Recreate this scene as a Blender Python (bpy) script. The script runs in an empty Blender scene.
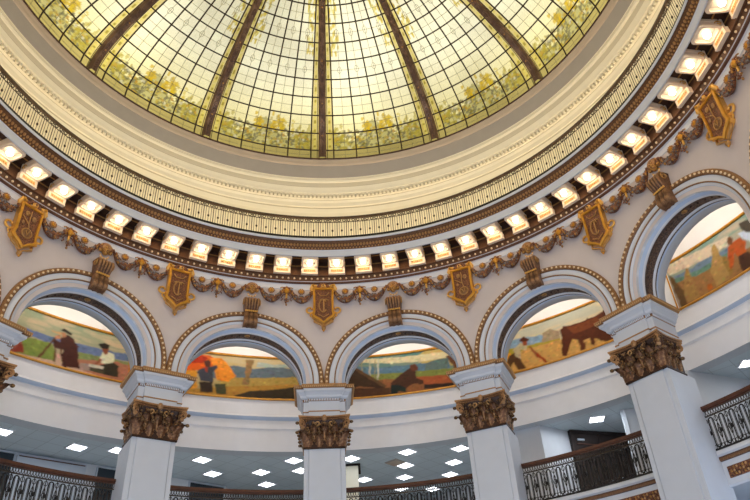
import bpy, math, random
import numpy as np
from mathutils import Vector
PI = math.pi
S = 9.3            # metres per unit: the rotunda wall has radius one unit
EYE = 1.6          # height of the camera above the ground floor
FZ = -EYE / S      # floor in units
NB = 13            # bays round the rotunda
A = 2 * PI / NB
random.seed(7)
rng = np.random.default_rng(5)
sc = bpy.context.scene
COL = sc.collection

# ------------------------------------------------------------------ camera
CAM = Vector((-0.01337822, -1.0110814, 0.0))
PITCH, ROLL, YAW, FPX = .6245, -.0821, .1325, 693.24
SHX, SHY = 18.97, 4.66
_cp, _sp = math.cos(PITCH), math.sin(PITCH)
FW = Vector((math.sin(YAW) * _cp, math.cos(YAW) * _cp, _sp))
_r0 = Vector((math.cos(YAW), -math.sin(YAW), 0)); _u0 = _r0.cross(FW)
RT = _r0 * math.cos(ROLL) + _u0 * math.sin(ROLL)
UP = -_r0 * math.sin(ROLL) + _u0 * math.cos(ROLL)

def seen(r, phi, z, m=0.0):
    """is the point (radius, bay angle, height) inside the photograph's frame (margin m px)"""
    d = Vector((r * math.sin(phi * A), r * math.cos(phi * A), z)) - CAM
    w = d.dot(FW)
    if w <= 0.05: return False
    x = 375 + SHX + FPX * d.dot(RT) / w; y = 250 + SHY - FPX * d.dot(UP) / w
    return -m < x < 750 + m and -m < y < 500 + m

# ------------------------------------------------------------------ materials
MAT = {}
def nodes(name):
    m = bpy.data.materials.new(name); m.use_nodes = True
    nt = m.node_tree; b = nt.nodes['Principled BSDF']
    MAT[name] = m
    return m, nt, b
def paint(name, col, rough=.6, var=.06, scale=3.0, bump=0.0, metal=0.0, bscale=40, spec=.4):
    m, nt, b = nodes(name)
    N, L = nt.nodes, nt.links
    tc = N.new('ShaderNodeTexCoord'); no = N.new('ShaderNodeTexNoise')
    no.inputs['Scale'].default_value = scale; no.inputs['Detail'].default_value = 4
    L.new(tc.outputs['Object'], no.inputs['Vector'])
    rp = N.new('ShaderNodeValToRGB'); rp.color_ramp.elements[0].position = .3; rp.color_ramp.elements[1].position = .7
    rp.color_ramp.elements[0].color = tuple(c * (1 - var) for c in col) + (1,)
    rp.color_ramp.elements[1].color = tuple(min(1, c * (1 + var)) for c in col) + (1,)
    L.new(no.outputs['Fac'], rp.inputs['Fac']); L.new(rp.outputs['Color'], b.inputs['Base Color'])
    b.inputs['Roughness'].default_value = rough; b.inputs['Metallic'].default_value = metal
    b.inputs['Specular IOR Level'].default_value = spec
    if bump:
        n2 = N.new('ShaderNodeTexNoise'); n2.inputs['Scale'].default_value = bscale; n2.inputs['Detail'].default_value = 3
        L.new(tc.outputs['Object'], n2.inputs['Vector'])
        bp = N.new('ShaderNodeBump'); bp.inputs['Strength'].default_value = bump; bp.inputs['Distance'].default_value = .02
        L.new(n2.outputs['Fac'], bp.inputs['Height']); L.new(bp.outputs['Normal'], b.inputs['Normal'])
    return m
def two_tone(name, c1, c2, scale, rough=.5, metal=0.3, lo=.42, hi=.58, bump=.5):
    m, nt, b = nodes(name)
    N, L = nt.nodes, nt.links
    tc = N.new('ShaderNodeTexCoord'); no = N.new('ShaderNodeTexNoise')
    no.inputs['Scale'].default_value = scale; no.inputs['Detail'].default_value = 2
    L.new(tc.outputs['Object'], no.inputs['Vector'])
    rp = N.new('ShaderNodeValToRGB'); rp.color_ramp.elements[0].position = lo; rp.color_ramp.elements[1].position = hi
    rp.color_ramp.elements[0].color = c1 + (1,); rp.color_ramp.elements[1].color = c2 + (1,)
    L.new(no.outputs['Fac'], rp.inputs['Fac']); L.new(rp.outputs['Color'], b.inputs['Base Color'])
    b.inputs['Roughness'].default_value = rough; b.inputs['Metallic'].default_value = metal
    bp = N.new('ShaderNodeBump'); bp.inputs['Strength'].default_value = bump; bp.inputs['Distance'].default_value = .03
    L.new(no.outputs['Fac'], bp.inputs['Height']); L.new(bp.outputs['Normal'], b.inputs['Normal'])
    return m
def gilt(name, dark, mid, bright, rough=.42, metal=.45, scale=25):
    """gilding coloured bright on the ridges and dark in the hollows of the carving"""
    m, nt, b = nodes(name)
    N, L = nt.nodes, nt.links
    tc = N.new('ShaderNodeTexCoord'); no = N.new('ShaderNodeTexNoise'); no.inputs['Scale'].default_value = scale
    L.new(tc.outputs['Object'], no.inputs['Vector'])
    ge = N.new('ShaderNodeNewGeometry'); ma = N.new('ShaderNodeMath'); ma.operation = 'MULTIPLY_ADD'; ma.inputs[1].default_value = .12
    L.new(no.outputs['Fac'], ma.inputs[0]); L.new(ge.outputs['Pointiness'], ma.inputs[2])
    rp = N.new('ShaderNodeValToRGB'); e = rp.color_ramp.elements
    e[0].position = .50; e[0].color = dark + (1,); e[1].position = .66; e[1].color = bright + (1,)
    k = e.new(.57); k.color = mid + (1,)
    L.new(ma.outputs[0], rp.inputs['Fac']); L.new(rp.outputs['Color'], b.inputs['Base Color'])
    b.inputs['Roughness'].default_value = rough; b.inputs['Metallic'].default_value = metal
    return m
def emit(name, col, st):
    m, nt, b = nodes(name)
    b.inputs['Base Color'].default_value = (.8, .8, .8, 1)
    b.inputs['Emission Color'].default_value = col + (1,); b.inputs['Emission Strength'].default_value = st
    return m
def vcol(name, attr, rough=.55, spec=.2):
    m, nt, b = nodes(name)
    a = nt.nodes.new('ShaderNodeAttribute'); a.attribute_name = attr
    nt.links.new(a.outputs['Color'], b.inputs['Base Color'])
    b.inputs['Roughness'].default_value = rough; b.inputs['Specular IOR Level'].default_value = spec
    return m

W = paint('white_paint', (.70, .705, .745), .55, .02)
WP = paint('blush_wall_paint', (.65, .565, .54), .7, .02)
WD_ = paint('drum_white_paint', (.88, .87, .90), .55, .02)
WA = paint('pier_white_paint', (.62, .63, .67), .5, .02)
BL = paint('pale_blue_paint', (.48, .57, .73), .5, .03)
CR = paint('cream_paint', (.84, .77, .60), .6, .02)
CR2 = paint('deep_cream_paint', (.66, .58, .42), .6, .02)
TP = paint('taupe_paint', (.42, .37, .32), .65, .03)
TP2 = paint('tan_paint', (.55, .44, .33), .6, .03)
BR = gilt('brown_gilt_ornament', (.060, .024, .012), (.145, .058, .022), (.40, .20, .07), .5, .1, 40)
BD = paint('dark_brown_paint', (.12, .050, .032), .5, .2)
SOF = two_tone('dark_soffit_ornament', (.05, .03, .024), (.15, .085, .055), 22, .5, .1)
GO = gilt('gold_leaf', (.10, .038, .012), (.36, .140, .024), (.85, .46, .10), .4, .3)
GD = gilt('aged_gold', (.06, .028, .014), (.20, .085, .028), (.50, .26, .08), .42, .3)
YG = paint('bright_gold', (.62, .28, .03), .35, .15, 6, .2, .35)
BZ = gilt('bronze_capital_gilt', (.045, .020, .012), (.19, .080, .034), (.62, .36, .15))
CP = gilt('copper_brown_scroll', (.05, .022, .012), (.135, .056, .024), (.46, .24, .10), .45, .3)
GY = paint('grey_plaster_fruit', (.20, .17, .16), .6, .5, 22, .4)
RD = two_tone('rust_brown_leaf', (.09, .032, .018), (.30, .105, .040), 30, .5, .1)
CAPB = two_tone('bronzed_relief', (.05, .022, .012), (.30, .155, .055), 35, .45, .3)
IR3 = paint('brown_handrail_iron', (.10, .055, .030), .45, .2, 8)
GB = two_tone('gilt_fruit', (.26, .10, .022), (.58, .29, .06), 30, .42, .2)
IR = paint('black_iron', (.025, .022, .02), .45, .2, 8, 0, .4)
IR2 = paint('bronzed_iron', (.055, .036, .022), .45, .2, 8, 0, .4)
WD = paint('reddish_wood', (.10, .034, .018), .35, .25, 6)
RIB = two_tone('rib_brown_gilt', (.13, .07, .045), (.22, .13, .08), 4, .5, .15)
LEAD = paint('lead_came', (.05, .032, .015), .5, .1)
LEAD2 = paint('fine_lead_came', (.35, .30, .14), .5, .1)
PEARL = paint('pearl_bead', (.95, .72, .44), .4, .05)
HOUS = paint('lamp_box_enamel', (.93, .74, .54), .45, .03)
PEACH = paint('peach_gilt_panel', (.72, .38, .14), .45, .2, 10, .4)
LTG = paint('grey_wall', (.50, .54, .60), .6, .03)
WB = paint('gallery_wall_paint', (.62, .63, .66), .6, .03)
DK = paint('dark_glazing', (.03, .04, .05), .2, .1)
DR = paint('dark_bronze_door', (.04, .03, .027), .7, .2, 4, 0, 0, 40, .1)
FL = paint('pale_terrazzo', (.55, .52, .48), .35, .06, 20)
BULB = emit('glowing_bulb', (1.0, .80, .52), 17.0)
TROF = emit('troffer_glow', (.90, .95, 1.0), 6.5)
MUR_M = vcol('mural_paint', 'mural')
# gallery ceiling: suspended tiles
m, nt, b = nodes('ceiling_tile')
tc = nt.nodes.new('ShaderNodeTexCoord'); mp = nt.nodes.new('ShaderNodeMapping'); mp.inputs['Rotation'].default_value = (0, 0, PI / 4)
bk = nt.nodes.new('ShaderNodeTexBrick'); bk.offset = 0; bk.inputs['Scale'].default_value = 1.0
bk.inputs['Color1'].default_value = (.53, .61, .67, 1); bk.inputs['Color2'].default_value = (.56, .64, .70, 1); bk.inputs['Mortar'].default_value = (.40, .46, .51, 1)
bk.inputs['Mortar Size'].default_value = .012; bk.inputs['Brick Width'].default_value = .62; bk.inputs['Row Height'].default_value = .62
nt.links.new(tc.outputs['Object'], mp.inputs['Vector']); nt.links.new(mp.outputs['Vector'], bk.inputs['Vector']); nt.links.new(bk.outputs['Color'], b.inputs['Base Color'])
b.inputs['Roughness'].default_value = .8
TILE = m
# stained glass: tinted, see-through, slightly milky
m = bpy.data.materials.new('stained_glass'); m.use_nodes = True; nt = m.node_tree; nt.nodes.clear()
at = nt.nodes.new('ShaderNodeAttribute'); at.attribute_name = 'tint'
tr = nt.nodes.new('ShaderNodeBsdfTransparent'); df = nt.nodes.new('ShaderNodeBsdfDiffuse'); mx = nt.nodes.new('ShaderNodeMixShader'); ou = nt.nodes.new('ShaderNodeOutputMaterial')
nt.links.new(at.outputs['Color'], tr.inputs['Color']); nt.links.new(at.outputs['Color'], df.inputs['Color'])
mx.inputs['Fac'].default_value = .08
nt.links.new(tr.outputs[0], mx.inputs[1]); nt.links.new(df.outputs[0], mx.inputs[2]); nt.links.new(mx.outputs[0], ou.inputs['Surface'])
GLASS = m

# ------------------------------------------------------------------ mesh builder
# everything is drawn in units at bay angle 0: x along the wall, y = radius outward, z up
class MB:
    def __init__(s): s.v = []; s.f = []; s.m = []; s.mats = []; s.sm = []
    def mi(s, mat):
        if mat not in s.mats: s.mats.append(mat)
        return s.mats.index(mat)
    def face(s, idx, mat, sm=False): s.f.append(idx); s.m.append(s.mi(mat)); s.sm.append(sm)
    def grid(s, rows, mat, ci=False, cj=False, sm=True, rev=False):
        """rows: list of lists of points; mat may be a list, one per row gap"""
        n = len(s.v); R = len(rows); Cn = len(rows[0])
        for r in rows: s.v.extend(r)
        for i in range(R if ci else R - 1):
            mm = mat[i] if isinstance(mat, list) else mat
            for j in range(Cn if cj else Cn - 1):
                a = n + i * Cn + j; b_ = n + i * Cn + (j + 1) % Cn
                c = n + ((i + 1) % R) * Cn + (j + 1) % Cn; d = n + ((i + 1) % R) * Cn + j
                s.face((a, d, c, b_) if rev else (a, b_, c, d), mm, sm)
    def box(s, x0, x1, y0, y1, z0, z1, mat, bev=0.0):
        if bev > 0:
            rows = []
            for (dz, ins) in ((z0, bev), (z0 + bev, 0), (z1 - bev, 0), (z1, bev)):
                X0, X1, Y0, Y1 = x0 + ins, x1 - ins, y0 + ins, y1 - ins
                rows.append([(X0, Y0, dz), (X1, Y0, dz), (X1, Y1, dz), (X0, Y1, dz)])
            n = len(s.v); s.grid(rows, mat, cj=True, sm=False)
            s.face((n + 3, n + 2, n + 1, n), mat); s.face((n + 12, n + 13, n + 14, n + 15), mat)
            return
        n = len(s.v)
        s.v += [(x0, y0, z0), (x1, y0, z0), (x1, y1, z0), (x0, y1, z0), (x0, y0, z1), (x1, y0, z1), (x1, y1, z1), (x0, y1, z1)]
        for q in ((0, 3, 2, 1), (4, 5, 6, 7), (0, 1, 5, 4), (1, 2, 6, 5), (2, 3, 7, 6), (3, 0, 4, 7)): s.face(tuple(n + k for k in q), mat)
    def prism(s, pts, y0, y1, mat):
        """polygon in x,z extruded from radius y0 (front) to y1"""
        n = len(s.v); k = len(pts)
        s.v += [(x, y0, z) for x, z in pts] + [(x, y1, z) for x, z in pts]
        s.face(tuple(range(n, n + k)), mat); s.face(tuple(range(n + 2 * k - 1, n + k - 1, -1)), mat)
        for i in range(k): j = (i + 1) % k; s.face((n + i, n + k + i, n + k + j, n + j), mat)
    def hprism(s, pts, z0, z1, mat):
        n = len(s.v); k = len(pts)
        s.v += [(x, y, z0) for x, y in pts] + [(x, y, z1) for x, y in pts]
        s.face(tuple(range(n + k - 1, n - 1, -1)), mat); s.face(tuple(range(n + k, n + 2 * k)), mat)
        for i in range(k): j = (i + 1) % k; s.face((n + i, n + j, n + k + j, n + k + i), mat)
    def ball(s, c, r, mat, seg=10, rings=6, fn=None):
        if not isinstance(r, tuple): r = (r, r, r)
        rows = []
        for i in range(rings + 1):
            t = PI * i / rings
            row = []
            for j in range(seg):
                p = 2 * PI * j / seg
                d = (math.sin(t) * math.cos(p), math.sin(t) * math.sin(p), math.cos(t))
                k = fn(*d) if fn else 1
                row.append((c[0] + r[0] * d[0] * k, c[1] + r[1] * d[1] * k, c[2] + r[2] * d[2] * k))
            rows.append(row)
        s.grid(rows, mat, cj=True, rev=True)
    def tube(s, pts, r, mat, seg=6, closed=False, flat=1.0, nx=None):
        P = [Vector(p) for p in pts]; n = len(P); rr = r if isinstance(r, list) else [r] * n
        rows = []; ref = Vector(nx) if nx else Vector((0, 1, 0))
        for i in range(n):
            t = (P[(i + 1) % n] - P[i - 1]) if closed else (P[min(i + 1, n - 1)] - P[max(i - 1, 0)])
            if t.length < 1e-9: t = Vector((0, 0, 1))
            t.normalize(); a = t.cross(ref)
            if a.length < 1e-4: a = t.cross(Vector((1, 0, .1)))
            a.normalize(); b_ = a.cross(t)
            rows.append([tuple(P[i] + a * (rr[i] * math.cos(q)) + b_ * (rr[i] * flat * math.sin(q))) for q in [2 * PI * k / seg for k in range(seg)]])
        m0 = len(s.v)
        s.grid(rows, mat, ci=closed, cj=True)
        if not closed:
            s.face(tuple(m0 + k for k in range(seg)), mat); s.face(tuple(m0 + (n - 1) * seg + k for k in range(seg - 1, -1, -1)), mat)
    def lathe(s, prof, mats, a0=-PI, a1=PI, n=260, sm=False):
        closed = abs(a1 - a0 - 2 * PI) < 1e-6
        rows = [[(r * math.sin(a0 + (a1 - a0) * j / n), r * math.cos(a0 + (a1 - a0) * j / n), z) for j in range(n if closed else n + 1)] for r, z in prof]
        s.grid(rows, mats, cj=closed, sm=sm, rev=False)
    def build(s, name, parent=None, org=(0, 0, 0), loc=None, phi=None, fix=True):
        V = [((x - org[0]) * S, (y - org[1]) * S, (z - org[2]) * S) for x, y, z in s.v]
        me = bpy.data.meshes.new(name); me.from_pydata(V, [], s.f)
        for mt in s.mats: me.materials.append(mt)
        me.polygons.foreach_set('material_index', s.m); me.polygons.foreach_set('use_smooth', s.sm)
        if fix:
            import bmesh
            bm = bmesh.new(); bm.from_mesh(me); bmesh.ops.remove_doubles(bm, verts=bm.verts, dist=1e-5)
            bmesh.ops.recalc_face_normals(bm, faces=bm.faces); bm.to_mesh(me); bm.free()
        o = bpy.data.objects.new(name, me); COL.objects.link(o)
        if parent is not None: o.parent = parent
        if loc is not None: o.location = loc
        if phi is not None: o.rotation_euler = (0, 0, -phi * A)
        return o
def P(r, phi, z):
    return (r * math.sin(phi * A) * S, r * math.cos(phi * A) * S, z * S + EYE)
ZERO = (0, 0, EYE)
def structure(o): o['kind'] = 'structure'; return o
def tag(o, label, cat, group=None, kind=None):
    o['label'] = label; o['category'] = cat
    if group: o['group'] = group
    if kind: o['kind'] = kind
    return o
def empty(name, r, phi, z):
    o = bpy.data.objects.new(name, None); COL.objects.link(o); o.empty_display_size = .2
    o.location = P(r, phi, z); o.rotation_euler = (0, 0, -phi * A); return o
def children(o): return KIDS.get(o.name, [])
KIDS = {}
def copy_tree(o, parent=None):
    c = o.copy(); COL.objects.link(c)
    if parent is not None: c.parent = parent
    for k in [x for x in bpy.data.objects if x.parent is o]: copy_tree(k, c)
    return c
def place(o, r, phi, z): o.location = P(r, phi, z); o.rotation_euler = (0, 0, -phi * A)
BAY = {-3: 'the far left arch', -2: 'the surveyor mural arch', -1: 'the autumn mural arch',
       0: 'the stooping figure arch', 1: 'the ox mural arch', 2: 'the corn mural arch', 3: 'the far right corner'}
COLN = {-3: 'far left', -2: 'the pier cut by the left edge', -1: 'the pier right of the surveyor mural', 0: 'the central pier',
        1: 'the pier left of the ox mural', 2: 'the largest pier', 3: 'the top right corner'}
ORD = ['first', 'second', 'middle', 'fourth', 'last']
MUR = {
 'A': ([(0.47, 0.52, 0.4), (0.66, 0.55, 0.42)], [
   ((0.72,0.56,0.46), [(0.34,0.046),(0.548,0.253),(0.926,0.415),(0.995,0.17),(1.014,-0.366),(0.203,-1.183),(0.104,0.134)]),
   ((0.2,0.27,0.47), [(0.066,0.617),(0.319,0.583),(0.511,0.581),(0.644,0.608),(0.78,0.617),(0.977,0.64),(0.983,0.488),(0.787,0.451),(0.654,0.406),(0.519,0.444),(0.378,0.449),(0.09,0.305)]),
   ((0.4,0.46,0.18), [(0.09,0.305),(0.372,0.398),(0.519,0.444),(0.557,0.099),(0.466,0.063),(0.343,0.01),(0.119,-0.07)]),
   ((0.42,0.46,0.25), [(0.653,0.426),(0.787,0.451),(0.924,0.458),(0.929,0.331),(0.794,0.286),(0.663,0.226)]),
   ((0.5,0.26,0.2), [(0.142,0.202),(0.378,0.305),(0.401,0.094),(0.344,-0.008),(0.168,-0.142)]),
   ((0.45,0.14,0.1), [(0.361,0.217),(0.387,0.236),(0.398,0.07),(0.351,0.023)]),
   ((0.62,0.36,0.26), [(0.661,0.266),(0.848,0.405),(0.987,0.382),(0.999,0.045),(0.847,-0.043),(0.671,0.069)]),
   ((0.55,0.45,0.4), [(0.674,0.197),(0.758,0.248),(0.765,0.086),(0.672,0.049)]),
   ((0.78,0.42,0.12), [(0.912,0.534),(0.952,0.527),(0.977,0.112),(0.926,0.155)]),
   ((0.3,0.17,0.1), [(0.524,0.6),(0.532,0.588),(0.48,0.062),(0.466,0.063)]),
   ((0.3,0.17,0.1), [(0.527,0.475),(0.535,0.488),(0.556,0.077),(0.547,0.066)]),
   ((0.3,0.17,0.1), [(0.557,0.474),(0.564,0.484),(0.588,0.117),(0.581,0.108)]),
   ((0.7,0.5,0.3), [(0.496,0.71),(0.551,0.731),(0.553,0.683),(0.498,0.682)]),
   ((0.2,0.09,0.07), [(0.559,0.669),(0.585,0.726),(0.616,0.681),(0.642,0.542),(0.675,0.074),(0.589,0.023),(0.577,0.374),(0.542,0.37),(0.527,0.392),(0.524,0.548),(0.551,0.509)]),
   ((0.62,0.38,0.25), [(0.548,0.741),(0.571,0.75),(0.575,0.661),(0.561,0.625)]),
   ((0.12,0.1,0.08), [(0.541,0.773),(0.559,0.843),(0.606,0.777),(0.603,0.734),(0.573,0.762)]),
   ((0.66,0.4,0.26), [(0.523,0.619),(0.549,0.677),(0.554,0.589),(0.53,0.548)]),
   ((0.8,0.78,0.62), [(0.771,0.543),(0.796,0.591),(0.831,0.563),(0.84,0.398),(0.818,0.31),(0.779,0.305),(0.764,0.426)]),
   ((0.42,0.2,0.12), [(0.767,0.646),(0.798,0.683),(0.801,0.544),(0.785,0.501)]),
   ((0.1,0.08,0.07), [(0.743,0.708),(0.773,0.773),(0.808,0.759),(0.8,0.706),(0.793,0.641),(0.764,0.635)]),
   ((0.48,0.24,0.15), [(0.765,0.405),(0.779,0.377),(0.758,0.248),(0.74,0.22)]),
   ((0.16,0.14,0.1), [(0.776,0.267),(0.839,0.383),(0.866,0.315),(0.873,0.074),(0.804,0.063),(0.754,0.117)]),
   ((0.75,0.7,0.62), [(0.72,0.228),(0.796,0.246),(0.79,0.175),(0.714,0.166)]),
   ((0.2,0.19,0.13), [(0.722,0.158),(0.8,0.164),(0.799,0.079),(0.727,0.081)]),
 ]),
 'B': ([(0.7, 0.62, 0.45), (0.62, 0.5, 0.28)], [
   ((0.62,0.52,0.3), [(-0.064,0.069),(0.534,0.425),(0.922,0.433),(0.922,-0.253),(-0.039,-0.58)]),
   ((0.28,0.33,0.36), [(0.352,0.595),(0.461,0.746),(0.506,0.775),(0.598,0.72),(0.712,0.813),(0.875,0.737),(0.875,0.484),(0.356,0.401)]),
   ((0.55,0.6,0.55), [(0.619,0.904),(0.712,0.849),(0.874,0.918),(0.874,0.815),(0.712,0.783),(0.609,0.774)]),
   ((0.6,0.47,0.2), [(0.411,0.451),(0.875,0.559),(0.876,0.284),(0.416,0.186)]),
   ((0.8,0.28,0.05), [(-0.09,0.748),(0.255,0.936),(0.344,0.965),(0.386,0.861),(0.384,0.661),(0.331,0.535),(0.275,0.552),(0.236,0.383),(-0.067,0.158)]),
   ((0.62,0.12,0.03), [(0.222,0.889),(0.288,0.947),(0.334,0.885),(0.31,0.745),(0.249,0.708),(0.219,0.615)]),
   ((0.85,0.45,0.1), [(0.346,0.89),(0.413,0.926),(0.461,0.746),(0.499,0.512),(0.457,0.348),(0.396,0.371),(0.373,0.655)]),
   ((0.82,0.5,0.12), [(0.221,0.519),(0.281,0.532),(0.291,0.128),(0.234,0.049)]),
   ((0.45,0.33,0.18), [(0.549,0.943),(0.595,0.948),(0.574,0.437),(0.575,0.315),(0.531,0.301),(0.55,0.529)]),
   ((0.6,0.4,0.14), [(-0.056,-0.129),(0.503,0.268),(0.876,0.383),(0.877,-0.251),(-0.039,-0.58)]),
   ((0.15,0.12,0.08), [(0.496,0.034),(0.583,0.171),(0.695,0.219),(0.876,0.334),(0.877,-0.01),(0.696,0.015),(0.508,0.005)]),
   ((0.17,0.17,0.2), [(0.297,0.589),(0.323,0.639),(0.35,0.668),(0.388,0.737),(0.395,0.691),(0.37,0.545),(0.375,0.313),(0.304,0.301),(0.289,0.463),(0.277,0.494)]),
   ((0.25,0.12,0.08), [(0.316,0.799),(0.338,0.836),(0.353,0.794),(0.35,0.668),(0.327,0.641)]),
   ((0.55,0.15,0.08), [(0.32,0.652),(0.339,0.662),(0.338,0.528),(0.329,0.524)]),
   ((0.14,0.1,0.08), [(0.302,0.286),(0.375,0.313),(0.378,0.065),(0.31,0.043)]),
   ((0.2,0.2,0.12), [(0.387,0.27),(0.447,0.305),(0.454,0.048),(0.399,0.036)]),
 ]),
 'C': ([(0.22, 0.38, 0.36), (0.4, 0.42, 0.33)], [
   ((0.66,0.55,0.28), [(0.615,1.014),(0.949,0.879),(0.931,0.386),(0.605,0.603),(0.539,0.853)]),
   ((0.75,0.68,0.5), [(0.217,0.976),(0.456,0.927),(0.612,0.91),(0.78,0.883),(0.8,0.737),(0.608,0.73),(0.394,0.802),(0.216,0.872)]),
   ((0.24,0.35,0.43), [(-0.195,0.785),(0.18,0.804),(0.333,0.71),(0.511,0.688),(0.607,0.679),(0.703,0.687),(0.74,0.735),(0.743,0.45),(0.601,0.443),(0.331,0.556),(-0.194,0.581)]),
   ((0.26,0.33,0.32), [(0.607,0.679),(0.68,0.73),(0.739,0.71),(0.73,0.41),(0.59,0.47)]),
   ((0.38,0.4,0.16), [(0.272,0.558),(0.555,0.507),(0.791,0.437),(0.784,0.217),(0.387,0.369),(0.271,0.417)]),
   ((0.46,0.26,0.14), [(-0.194,0.531),(0.271,0.417),(0.563,0.35),(0.785,0.266),(0.924,0.194),(0.892,-0.688),(-0.19,-0.252)]),
   ((0.55,0.24,0.12), [(0.54,0.365),(0.762,0.285),(0.756,0.09),(0.582,0.153)]),
   ((0.3,0.16,0.09), [(0.729,0.77),(0.802,0.812),(0.866,0.55),(0.857,0.305),(0.767,0.432)]),
   ((0.62,0.6,0.5), [(0.271,0.932),(0.281,0.928),(0.275,0.415),(0.265,0.419)]),
   ((0.66,0.64,0.55), [(0.319,0.914),(0.331,0.908),(0.322,0.397),(0.313,0.401)]),
   ((0.45,0.42,0.33), [(0.223,0.922),(0.231,0.919),(0.228,0.583),(0.22,0.586)]),
   ((0.45,0.42,0.33), [(0.302,0.894),(0.308,0.892),(0.303,0.455),(0.297,0.457)]),
   ((0.17,0.11,0.07), [(0.108,0.666),(0.168,0.781),(0.214,0.665),(0.362,0.23),(0.349,0.161),(0.211,0.285),(0.106,0.162)]),
   ((0.28,0.18,0.1), [(0.168,0.765),(0.186,0.771),(0.368,0.237),(0.349,0.185)]),
   ((0.22,0.13,0.08), [(0.118,0.259),(0.384,0.17),(0.381,-0.026),(0.116,0.012)]),
   ((0.13,0.09,0.07), [(0.582,0.153),(0.756,0.081),(0.753,-0.006),(0.58,0.041)]),
   ((0.2,0.11,0.07), [(0.454,0.488),(0.51,0.621),(0.543,0.49),(0.542,0.338),(0.585,0.261),(0.58,0.165),(0.525,0.208),(0.495,0.165),(0.476,0.101),(0.39,0.168),(0.398,0.314)]),
   ((0.28,0.13,0.08), [(0.505,0.676),(0.542,0.706),(0.561,0.606),(0.549,0.511),(0.52,0.528)]),
   ((0.07,0.1,0.09), [(0.391,0.242),(0.443,0.217),(0.482,0.122),(0.474,0.003),(0.435,0.072),(0.422,-0.005),(0.381,0.003)]),
 ]),
 'D': ([(0.66, 0.66, 0.58), (0.74, 0.62, 0.42)], [
   ((0.78,0.7,0.52), [(-0.236,1.161),(0.057,0.559),(0.138,0.771),(0.411,0.706),(0.895,0.645),(0.875,0.394),(0.398,0.475),(-0.254,0.55)]),
   ((0.42,0.52,0.62), [(0.065,0.754),(0.174,0.777),(0.302,0.685),(0.305,0.506),(0.162,0.512),(0.053,0.462)]),
   ((0.58,0.5,0.14), [(-0.251,0.65),(0.106,0.579),(0.399,0.497),(0.398,0.277),(-0.268,0.06)]),
   ((0.74,0.52,0.24), [(0.098,0.412),(0.196,0.471),(0.407,0.436),(0.785,0.135),(0.787,-0.73),(-0.161,-0.22)]),
   ((0.82,0.52,0.1), [(0.049,0.366),(0.102,0.508),(0.117,0.292),(0.086,0.128)]),
   ((0.55,0.45,0.33), [(0.307,0.73),(0.354,0.764),(0.401,0.644),(0.4,0.472),(0.295,0.508)]),
   ((0.26,0.1,0.04), [(0.408,0.659),(0.435,0.71),(0.516,0.668),(0.624,0.673),(0.681,0.721),(0.742,0.501),(0.723,-0.084),(0.639,0.032),(0.581,0.197),(0.576,0.037),(0.557,0.1),(0.56,0.23),(0.525,0.236),(0.521,0.026),(0.495,0.032),(0.493,0.285),(0.462,0.356),(0.434,0.178),(0.413,0.015),(0.386,0.052),(0.406,0.413)]),
   ((0.38,0.16,0.06), [(0.444,0.655),(0.514,0.635),(0.622,0.641),(0.649,0.52),(0.574,0.45),(0.479,0.452)]),
   ((0.24,0.14,0.07), [(0.093,0.418),(0.124,0.457),(0.154,0.346),(0.163,0.14),(0.175,0.028),(0.129,0.042),(0.114,0.245),(0.086,0.128),(0.075,0.288)]),
   ((0.66,0.58,0.42), [(0.121,0.535),(0.169,0.656),(0.205,0.535),(0.194,0.438),(0.162,0.512),(0.157,0.27),(0.132,0.373)]),
   ((0.45,0.2,0.1), [(0.209,0.505),(0.222,0.514),(0.261,0.226),(0.251,0.19)]),
   ((0.48,0.2,0.1), [(0.18,0.693),(0.211,0.669),(0.209,0.555),(0.182,0.563)]),
   ((0.25,0.1,0.05), [(0.17,0.741),(0.193,0.785),(0.224,0.683),(0.216,0.643),(0.17,0.69)]),
   ((0.5,0.14,0.05), [(0.253,0.301),(0.303,0.027),(0.291,0.023),(0.245,0.261)]),
 ]),
 'E': ([(0.4, 0.52, 0.46), (0.66, 0.55, 0.45)], [
   ((0.80,0.70,0.58), [(0.069,0.996),(0.335,0.888),(0.418,0.815),(0.401,0.656),(0.311,0.662),(0.063,0.77)]),
   ((0.34,0.42,0.50), [(0.082,0.698),(0.194,0.645),(0.237,0.694),(0.309,0.641),(0.397,0.616),(0.386,0.517),(0.299,0.539),(0.198,0.556),(0.088,0.621)]),
   ((0.3,0.44,0.36), [(0.083,0.633),(0.211,0.552),(0.388,0.537),(0.377,0.439),(0.2,0.448),(0.087,0.539)]),
   ((0.52,0.34,0.18), [(0.082,0.551),(0.2,0.448),(0.377,0.439),(0.656,0.253),(0.596,-0.781),(0.157,-0.516),(0.074,0.045)]),
   ((0.3,0.2,0.1), [(0.064,0.792),(0.087,0.608),(0.108,0.275),(0.101,-0.01),(0.071,0.003),(0.063,0.479)]),
   ((0.55,0.39,0.19), [(0.155,0.712),(0.168,0.717),(0.174,0.434),(0.18,0.214),(0.173,0.032),(0.106,0.052),(0.108,0.275)]),
   ((0.60,0.44,0.22), [(0.321,0.819),(0.338,0.853),(0.346,0.725),(0.349,0.411),(0.354,0.101),(0.34,0.035),(0.274,0.048),(0.268,0.361),(0.301,0.585)]),
   ((0.5,0.36,0.16), [(0.347,0.517),(0.37,0.485),(0.374,0.123),(0.351,0.081),(0.346,0.319)]),
   ((0.62,0.28,0.08), [(0.23,0.174),(0.253,0.147),(0.252,0.05),(0.233,0.035),(0.222,0.11)]),
   ((0.66,0.25,0.08), [(0.395,0.622),(0.432,0.647),(0.47,0.643),(0.485,0.499),(0.466,0.304),(0.426,0.31),(0.415,0.439),(0.385,0.219),(0.362,0.179),(0.377,0.439)]),
   ((0.2,0.11,0.07), [(0.426,0.334),(0.475,0.302),(0.497,0.169),(0.467,-0.09),(0.418,0.013),(0.413,0.195)]),
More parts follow.
